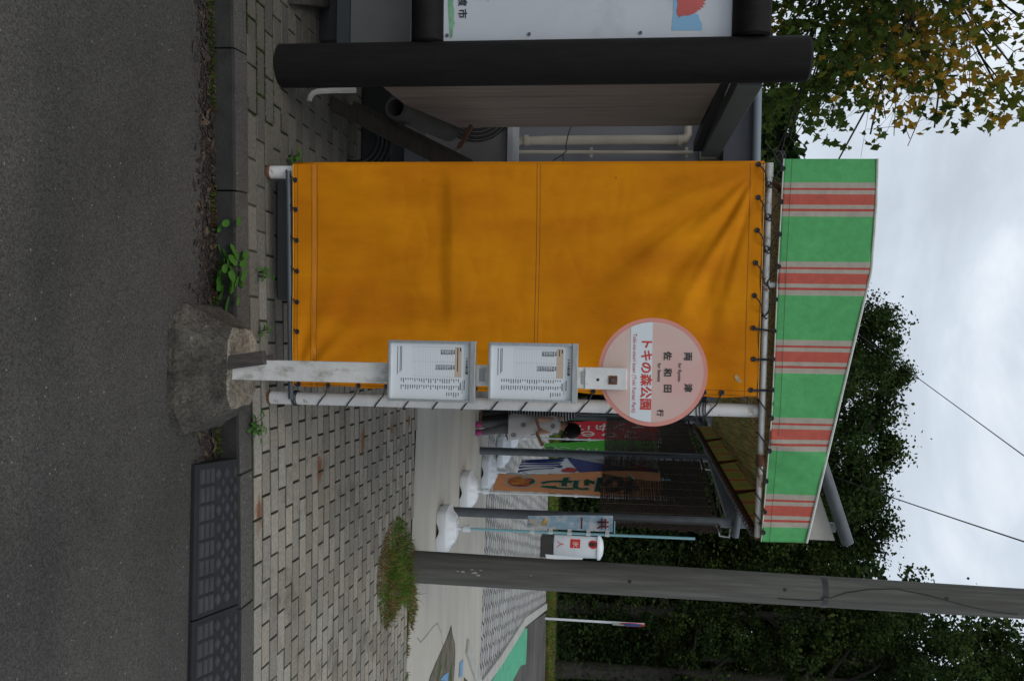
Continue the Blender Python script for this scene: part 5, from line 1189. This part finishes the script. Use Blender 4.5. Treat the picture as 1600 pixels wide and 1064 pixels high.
# grass tuft round the pole: blades
tuft_poly = [G(X, Y) for X, Y in ((600, 842), (590, 880), (588, 915), (592, 950), (596, 975), (603, 985), (616, 962), (626, 945), (634, 950), (640, 975), (644, 985), (651, 950), (650, 930), (648, 900), (650, 872), (646, 850), (640, 835), (633, 815), (622, 806), (612, 815))]
def inpoly(x, y, P):
    c = False; n = len(P)
    for i in range(n):
        a, d = P[i], P[i-1]
        if (a.y > y) != (d.y > y) and x < (d.x-a.x)*(y-a.y)/(d.y-a.y)+a.x: c = not c
    return c
def blades(name, pts, hmin, hmax, w_, label, cat, kind=None, mats=None, seed=1, lean=.6, group=None):
    rg = random.Random(seed); b = MB()
    for (x, y, z, hs_) in pts:
        h = rg.uniform(hmin, hmax)*hs_; a = rg.uniform(0, 2*PI); l = rg.uniform(.1, lean)*h; d = Vector((math.cos(a), math.sin(a), 0)); n = Vector((-d.y, d.x, 0))*w_*.5
        p0 = Vector((x, y, z)); p1 = p0+d*l*.3+Vector((0, 0, h*.6)); p2 = p0+d*l+Vector((0, 0, h*.95 if rg.random() > .3 else h*.6)); mi = 1 if rg.random() < .25 + .55*(noise.noise(Vector((x*2.2, y*2.2, 0))) > .08) else 0
        b.add([p0-n, p0+n, p1+n*.8, p1-n*.8, p2], [(0, 1, 2, 3), (3, 2, 4)], mi)
    o = b.build(name, mats or [grass_m, dry_m], recalc=False); return tag(o, label, cat, group, kind)
rg = random.Random(11); pts = []
xs_ = [p.x for p in tuft_poly]; ys_ = [p.y for p in tuft_poly]
while len(pts) < 7500:
    x = rg.uniform(min(xs_), max(xs_)); y = rg.uniform(min(ys_), max(ys_))
    if inpoly(x, y, tuft_poly):
        cx_ = sum(xs_)/len(xs_); cy_ = sum(ys_)/len(ys_); kk = 1
        for q_ in (1.15, 1.35, 1.7, 2.4):
            if not inpoly(cx_+(x-cx_)*q_, cy_+(y-cy_)*q_, tuft_poly): kk -= .2
        if rg.random() > kk+.25 or noise.noise(Vector((x*7, y*7, 1))) < -.28: 
            pts.append((x, y, .095, .25)); continue
        pts.append((x, y, .095, kk*(.5+1.1*abs(noise.noise(Vector((x*6, y*6, 3)))))+(.5 if rg.random() < .04 else 0)))
blades('grass_tuft', pts, .03, .14, .0055, 'tuft of green and dry grass growing round the foot of the utility pole', 'grass', 'stuff', lean=1.9)
pts = []
for i in range(2600):
    x = rg.uniform(1.2, 4.6); y = slab_y(x)-rg.uniform(-.02, .05)
    if noise.noise(Vector((x*2.1, 5, 0))) > -.1 and x > 1.9 or noise.noise(Vector((x*5, 1, 0))) > .2: pts.append((x, y, .09, .8))
blades('joint_grass', pts, .02, .06, .005, 'thin line of grass and moss in the joint between pavers and concrete', 'grass', 'stuff')
pts = []
for i in range(3600):
    x = rg.uniform(-1.75, .52)
    if -.12 < x < .40: continue
    y = kerb_y(x)-rg.uniform(.0, .045)
    if noise.noise(Vector((x*3, 2, 0))) > (-.05 if x < -.9 else .12): pts.append((x, y, .0, .8))
blades('gutter_weeds', pts, .012, .045, .008, 'low moss and weeds along the foot of the kerb', 'weeds', 'stuff', mats=[leafmat('moss_green', (.05, .10, .015)), leafmat('moss_brown', (.07, .04, .02))])
# litter of small brown leaves and grit in the gutter
b = MB()
for i in range(9000):
    x = rg.uniform(-2.0, .56); y = kerb_y(x)-abs(rg.gauss(0, .06))-.003
    if x > -.2: y = kerb_y(x)-abs(rg.gauss(0, .09))-.003
    if y < 3.0: continue
    if noise.noise(Vector((x*1.5, 8, 0))) < -.25 and x < 0: continue
    s_ = rg.uniform(.003, .009) if rg.random() < .93 else rg.uniform(.015, .03); a = rg.uniform(0, PI); z = rg.uniform(.002, .02)*(1-min(1, (kerb_y(x)-y)/.12))+.003
    tl = rg.uniform(-.5, .5); d = Vector((math.cos(a), math.sin(a), tl*.6))*s_; n = Vector((-math.sin(a), math.cos(a), rg.uniform(-.4, .4)))*s_*.5; p = Vector((x, y, z)); b.add([p-d, p-n, p+d, p+n], [(0, 1, 2, 3)], rg.choice((0, 0, 1, 1, 2)))
tag(b.build('leaf_litter', [mat('litter_brown', (.032, .02, .014), .9), mat('litter_dark', (.018, .014, .012), .9), mat('litter_tan', (.08, .055, .035), .9)], recalc=False), 'brown leaf litter and grit lying in the gutter', 'litter', kind='stuff')
# moss in the paver joints at the far left
pts = []
for i in range(14000):
    x = rg.uniform(-2.2, -1.0); k = rg.randint(0, 5); 
    if rg.random() < .75: y = kerb_y(x)+KW+.006+k*.1015+rg.uniform(-.007, .007)
    else:
        xx = -8+(.103 if k % 2 else 0)+.206*round((x+8)/.206); x = xx+rg.uniform(-.008, .008); y = kerb_y(x)+KW+.006+k*.1015+rg.uniform(0, .1)
    if noise.noise(Vector((x*3.3, y*3, 1))) > .02+.0*k: pts.append((x, y, .09, 1))
blades('joint_moss', pts, .008, .016, .006, 'bright moss in the joints of the pavers near the notice board', 'moss', 'stuff', mats=[leafmat('moss_bright', (.045, .08, .01)), leafmat('moss_dull', (.04, .045, .012))])
def weed(X, Y, z, n, size, label, seed, spread=.05):
    rg = random.Random(seed); p0 = G(X, Y, z); b = MB()
    for i in range(n):
        a = rg.uniform(0, 2*PI); r = rg.uniform(0, spread); h = rg.uniform(.02, .07)*(1.8 if size > .04 else 1); c = p0+Vector((r*math.cos(a), r*math.sin(a)*.7, h)); s_ = size*rg.uniform(.6, 1.1)
        d = Vector((math.cos(a), math.sin(a), rg.uniform(-.3, .5))).normalized(); n_ = d.cross(Vector((0, 0, 1))).normalized(); 
        V = [c+d*s_*(.5-.5*math.cos(t_)) * 1.3 + n_*s_*.42*math.sin(t_)+Vector((0, 0, -.25*s_*(.5-.5*math.cos(t_))**2)) for t_ in [2*PI*k/10 for k in range(10)]]
        b.add(V, [tuple(range(10))]); b.tube([p0, c], .0012, 4, m=1)
    tag(b.build('weed', [leafmat('weed_leaf', (.06, .16, .025)), leafmat('weed_stem', (.05, .10, .02))], recalc=False), label, 'weed', 'leafy weeds by the kerb')
weed(335, 345, 0, 9, .045, 'small leafy weed in the gutter in front of the left part of the orange sheet', 21)
weed(334, 416, 0, 34, .05, 'largest leafy weed in the gutter just left of the concrete sign block', 22, .08)
weed(336, 446, 0, 20, .05, 'broad leafed weed touching the left side of the concrete sign block', 23, .06)
weed(404, 425, .1, 14, .02, 'small weed in the paver joint under the orange sheet', 24, .035)
weed(402, 520, .1, 10, .022, 'small weed behind the top of the concrete sign block', 25, .03)
weed(392, 665, .1, 30, .02, 'low weed on the kerb right of the concrete sign block', 26, .06)
weed(452, 248, .1, 16, .025, 'small weed on the paving beside the left tent post', 27, .05)
# tree above the notice board: plane tree with lobed leaves
def lobed(c, s_, R3):
    V = []; sx_ = .72+.3*random.random(); fold = random.uniform(.1, .55); rr = (1.05, .55, .82, .46, .60, .22, .60, .46, .82, .55)
    for k in range(10):
        a = 2*PI*k/10+PI/2; r = rr[k]*(1+random.uniform(-.12, .12)); x = r*math.cos(a)*s_*sx_; y = r*math.sin(a)*s_
        V.append(c+R3@Vector((x, y, fold*abs(x)+.15*s_*math.cos(3*a))))
    V.append(c+R3@Vector((0, -.05*s_, 0)))
    return V
LF = [(10, k, (k+1) % 10) for k in range(10)]
def plane_tree():
    root = thing('plane_tree', (-5.6, 11.2, .1), 'plane tree with green and yellowing lobed leaves overhanging the notice board', 'tree')
    rg = random.Random(5); base = Vector((-5.6, 11.2, .1))
    b = MB(); b.tube([base, base+Vector((.1, -.1, 1.5)), base+Vector((.25, -.3, 3.2)), base+Vector((.2, -.5, 5.0))], [.16, .14, .12, .09], 14); b.build('trunk', bark, root, smooth=50)
    limbs = MB(); leaves = MB(); tips = []
    def ok(p, lim=0):
        v = p-C0; w_ = max(.1, v.dot(Fv)); X = 800+FPX*v.dot(Uv)/w_; Y = 532+FPX*v.dot(Rv)/w_
        return Y < (272 if X < 1420 else 243 if X < 1500 else 203)+22*noise.noise(p*2.3)-lim
    def limb(a, c, r, depth):
        if not ok(c, 12): return
        m_ = a.lerp(c, .5)+Vector((rg.uniform(-.15, .15), rg.uniform(-.15, .15), rg.uniform(0, .25))); limbs.tube([a, m_, c], [r, r*.7, r*.4], 6, caps=False)
        if depth > 0:
            for k in range(3):
                t = rg.uniform(.35, 1); s0 = a.lerp(c, t); e = s0+(c-a)*rg.uniform(.25, .5)+Vector((rg.uniform(-.6, .6), rg.uniform(-.6, .6), rg.uniform(-.55, .35))); limb(s0, e, r*.42, depth-1)
        else: tips.append((a, c))
    crown = base+Vector((.2, -.5, 4.6))
    # main limbs aim at places in the crown
    for X, Y, d in ((1215, 100, 10.2), (1220, 240, 10.6), (1260, 170, 10), (1330, 140, 9.9), (1350, 20, 10), (1300, 100, 10.2), (1460, 200, 10), (1500, 40, 9.6), (1230, 40, 10), (1270, 120, 10.2), (1300, 200, 10.5), (1235, 215, 10.4), (1370, 60, 9.8), (1400, 150, 10), (1360, 210, 10.4), (1450, 60, 9.6), (1480, 150, 9.8), (1540, 80, 9.5), (1570, 160, 9.6), (1520, 215, 10), (1440, 240, 10.2), (1240, -40, 10), (1400, -60, 10), (1540, -50, 9.8), (1210, 170, 10.2), (1310, 250, 10.6), (1595, 30, 9.3), (1595, 120, 9.5)):
        c = at(X, Y, d+rg.uniform(-.6, .6)); st = crown+Vector((0, 0, rg.uniform(-1.2, .8))); limb(st, c, .022, 2)
    for c in [Vector((rg.uniform(-5.5, -1.9), rg.uniform(3.0, 8.5), rg.uniform(5.4, 7.6))) for _ in range(30)]: limb(crown+Vector((0, 0, rg.uniform(-.6, 1))), c, .035, 2)   # extra limbs added overhead, mostly out of view, to shade the left paving
    limbs.build('branches', bark, root, smooth=60)
    for (a, c) in tips:
        nl = rg.choice((6, 16, 30, 42)) if c.y > 8.7 else 40; vx_ = c-C0; Xc = 800+FPX*vx_.dot(Uv)/max(.1, vx_.dot(Fv)); hue = 1.1*noise.noise(c*1.2+Vector((3, 1, 2)))+rg.uniform(-.06, .06)+(.22 if Xc > 1430 else -.22)
        for i in range(nl):
            t = rg.random(); p = a.lerp(c, t)+Vector((rg.gauss(0, .13), rg.gauss(0, .13), -abs(rg.gauss(0, .30))+.05))
            if not ok(p): continue
            s_ = rg.uniform(.045, .088)
            R3 = Matrix.Rotation(rg.uniform(0, 2*PI), 3, 'Z') @ Matrix.Rotation(PI/2+rg.gauss(0, .65), 3, 'X') @ Matrix.Rotation(PI+rg.gauss(0, .7), 3, 'Z')
            m_ = 2 if hue+rg.uniform(-.18, .18) > .40 else (1 if hue+rg.uniform(-.25, .25) > .12 else 0)
            leaves.add(lobed(p, s_, R3), LF, m_)
    leaves.build('crown', [m_gr, m_yg, m_or], root, recalc=False)
plane_tree()
# woodland beyond the lawn
def crown_mesh(seed, R_, H, n, leaf=.12, cone=0, low=.15):
    """leaf clumps through an uneven crown volume; origin at the base of the tree"""
    rg = random.Random(seed); b = MB(); clumps = []
    nc = 260
    for i in range(nc):
        t = rg.uniform(low, 1)**.9; z = H*t; a = rg.uniform(0, 2*PI)
        prof = math.sin(PI*min(1, max(0, (t-low)/(1-low))*.86+.12))**.6*(1-cone*t)
        rr = R_*prof*rg.uniform(.35, 1.0)*(1+.6*noise.noise(Vector((math.cos(a)*1.6+seed, math.sin(a)*1.6, z*.55)))); clumps.append((Vector((rr*math.cos(a), rr*math.sin(a), z)), rg.uniform(.16, .62)*R_*.34, rg.choice((0, 0, 1, 1, 2))))
    per = n//nc
    for c, r, m_ in clumps:
        for k in range(per):
            d = Vector((rg.gauss(0, 1), rg.gauss(0, 1), rg.gauss(0, .8))); d = d.normalized()*r*(rg.random()**.6)*(1+.5*rg.random()**3); d.z *= 1.25
            p = c+d+Vector((0, 0, -.15*r*rg.random())); s_ = leaf*rg.uniform(.5, 1.2)
            u = Vector((rg.gauss(0, 1), rg.gauss(0, 1), rg.gauss(0, .6))).normalized(); v = u.orthogonal().normalized(); v = (Matrix.Rotation(rg.uniform(0, PI), 3, u)@v)*.45
            b.add([p-u*s_*.5, p+v*s_, p+u*s_*.6, p-v*s_], [(0, 1, 2, 3)], m_ if rg.random() < .75 else rg.choice((0, 1, 2)))
    return b, [c for c, _, _ in clumps]
protos = []
for i, (R_, H, n, leaf, cone, low) in enumerate(((3.3, 11.5, 46000, .12, 0, .05), (2.8, 14, 44000, .115, .35, .08), (3.6, 10, 46000, .12, 0, .03), (3.0, 16, 52000, .12, .2, .2))):
    b, cl = crown_mesh(40+i, R_, H, n, leaf, cone, low)
    root = thing('woodland_tree', (0, 0, 0), 'x', 'tree', 'trees of the wood beyond the lawn')
    rg = random.Random(90+i); tb_ = MB(); tb_.tube([(0, 0, 0), (.1, 0, H*.3), (.0, .1, H*.65), (.05, .1, H*.9)], [.28, .22, .13, .05], 10)
    for c in cl[::5]:
        s0 = Vector((.05, .05, max(H*.12, c.z-rg.uniform(.4, 1.5)))); tb_.tube([s0, s0.lerp(c, .5)+Vector((0, 0, .25)), c], [.07, .045, .02], 5, caps=False)
    tb_.build('trunk', bark, root, smooth=50); b.build('crown', [g_dark, g_mid, g_lt], root, recalc=False); protos.append(root)
spots = [ # x, y, proto, scale, rot, label
 (-.5, 30, 0, .88, .3, 'rounded broadleaf tree whose top shows just above the peak of the striped awning'),
 (2.6, 27, 2, .92, 1.2, 'bushy broadleaf tree filling the gap behind the reed blinds'),
 (4.6, 31, 3, .63, 2.2, 'tree standing behind the shelter roof, left of the utility pole'),
 (7.4, 26, 1, .66, .8, 'conical tree directly behind the utility pole'),
 (9.0, 25.5, 3, .88, 1.7, 'tall dark tree behind the round traffic sign'),
 (12.0, 27, 3, 1.02, 3.0, 'tallest dark tree at the edge of the photo behind the green road marking'),
 (6.0, 33, 0, .95, 2.0, 'broadleaf tree in the second row of the wood, just left of the utility pole'),
 (1.0, 36, 1, .88, 4.0, 'narrow tree rising behind the awning in the second row'),
 (11, 34, 0, 1.35, 5.0, 'dark tree deep in the wood behind the traffic sign'),
 (15.5, 30, 1, 1.15, 1.0, 'dark tree deepest into the wood past the photo edge'),
 (-4.5, 33, 2, .8, 2.6, 'tree hidden mostly behind the orange sheet'),
]
used = set()
for x, y, p, sc, rz, lab in spots:
    o = protos[p] if p not in used else copytree(protos[p]); used.add(p)
    o.location = (x, y, .1); o.scale = (sc, sc, sc); o.rotation_euler = (0, 0, rz); o['label'] = lab
# undergrowth hedge at the wood edge
rg = random.Random(77); b = MB()
for i in range(70000):
    x = rg.uniform(-8, 22); y = rg.uniform(24.2, 29); h = 2.2+1.6*noise.noise(Vector((x*.35, y*.3, 1)))+.25*(y-24); z = rg.random()**1.1*h
    if y-24.2 < .8*noise.noise(Vector((x*.8, z*.8, 4)))+.7: continue
    p = Vector((x, y, .1+z)); s_ = .10*rg.uniform(.5, 1.3); u = Vector((rg.gauss(0, 1), rg.gauss(0, 1), rg.gauss(0, .6))).normalized(); v = u.orthogonal().normalized()*.45
    b.add([p-u*s_*.5, p+v*s_, p+u*s_*.6, p-v*s_], [(0, 1, 2, 3)], rg.choice((0, 0, 1)))
tag(b.build('undergrowth', [g_dark, g_mid], recalc=False), 'dark undergrowth at the edge of the wood behind the lawn', 'undergrowth', kind='stuff')
# deeper wood: dark mass of foliage behind the first rows
b = MB()
for i in range(60000):
    x = rg.uniform(-10, 26); y = rg.uniform(37, 42); top = 8.5+.42*max(0, x)+2.0*noise.noise(Vector((x*.25, 0, 1)))
    z = rg.random()*top; p = Vector((x, y, z)); s_ = .42*rg.uniform(.6, 1.3); u = Vector((rg.gauss(0, 1), rg.gauss(0, 1), rg.gauss(0, .6))).normalized(); v = u.orthogonal().normalized()*.5
    b.add([p-u*s_*.5, p+v*s_, p+u*s_*.6, p-v*s_], [(0, 1, 2, 3)], rg.choice((0, 0, 1)))
tag(b.build('deep_wood', [g_dark, g_mid], recalc=False), 'dark mass of the far wood behind the nearer trees', 'wood', kind='stuff')
# lawn blades
pts = [(rg.uniform(-6, 14), 22.3+rg.random()**1.5*2.5, .1, 1) for i in range(26000)]
blades('lawn_grass', pts, .05, .16, .02, 'strip of green lawn grass in front of the wood', 'grass', 'stuff', mats=[leafmat('lawn_blade', (.08, .15, .025)), dry_m])
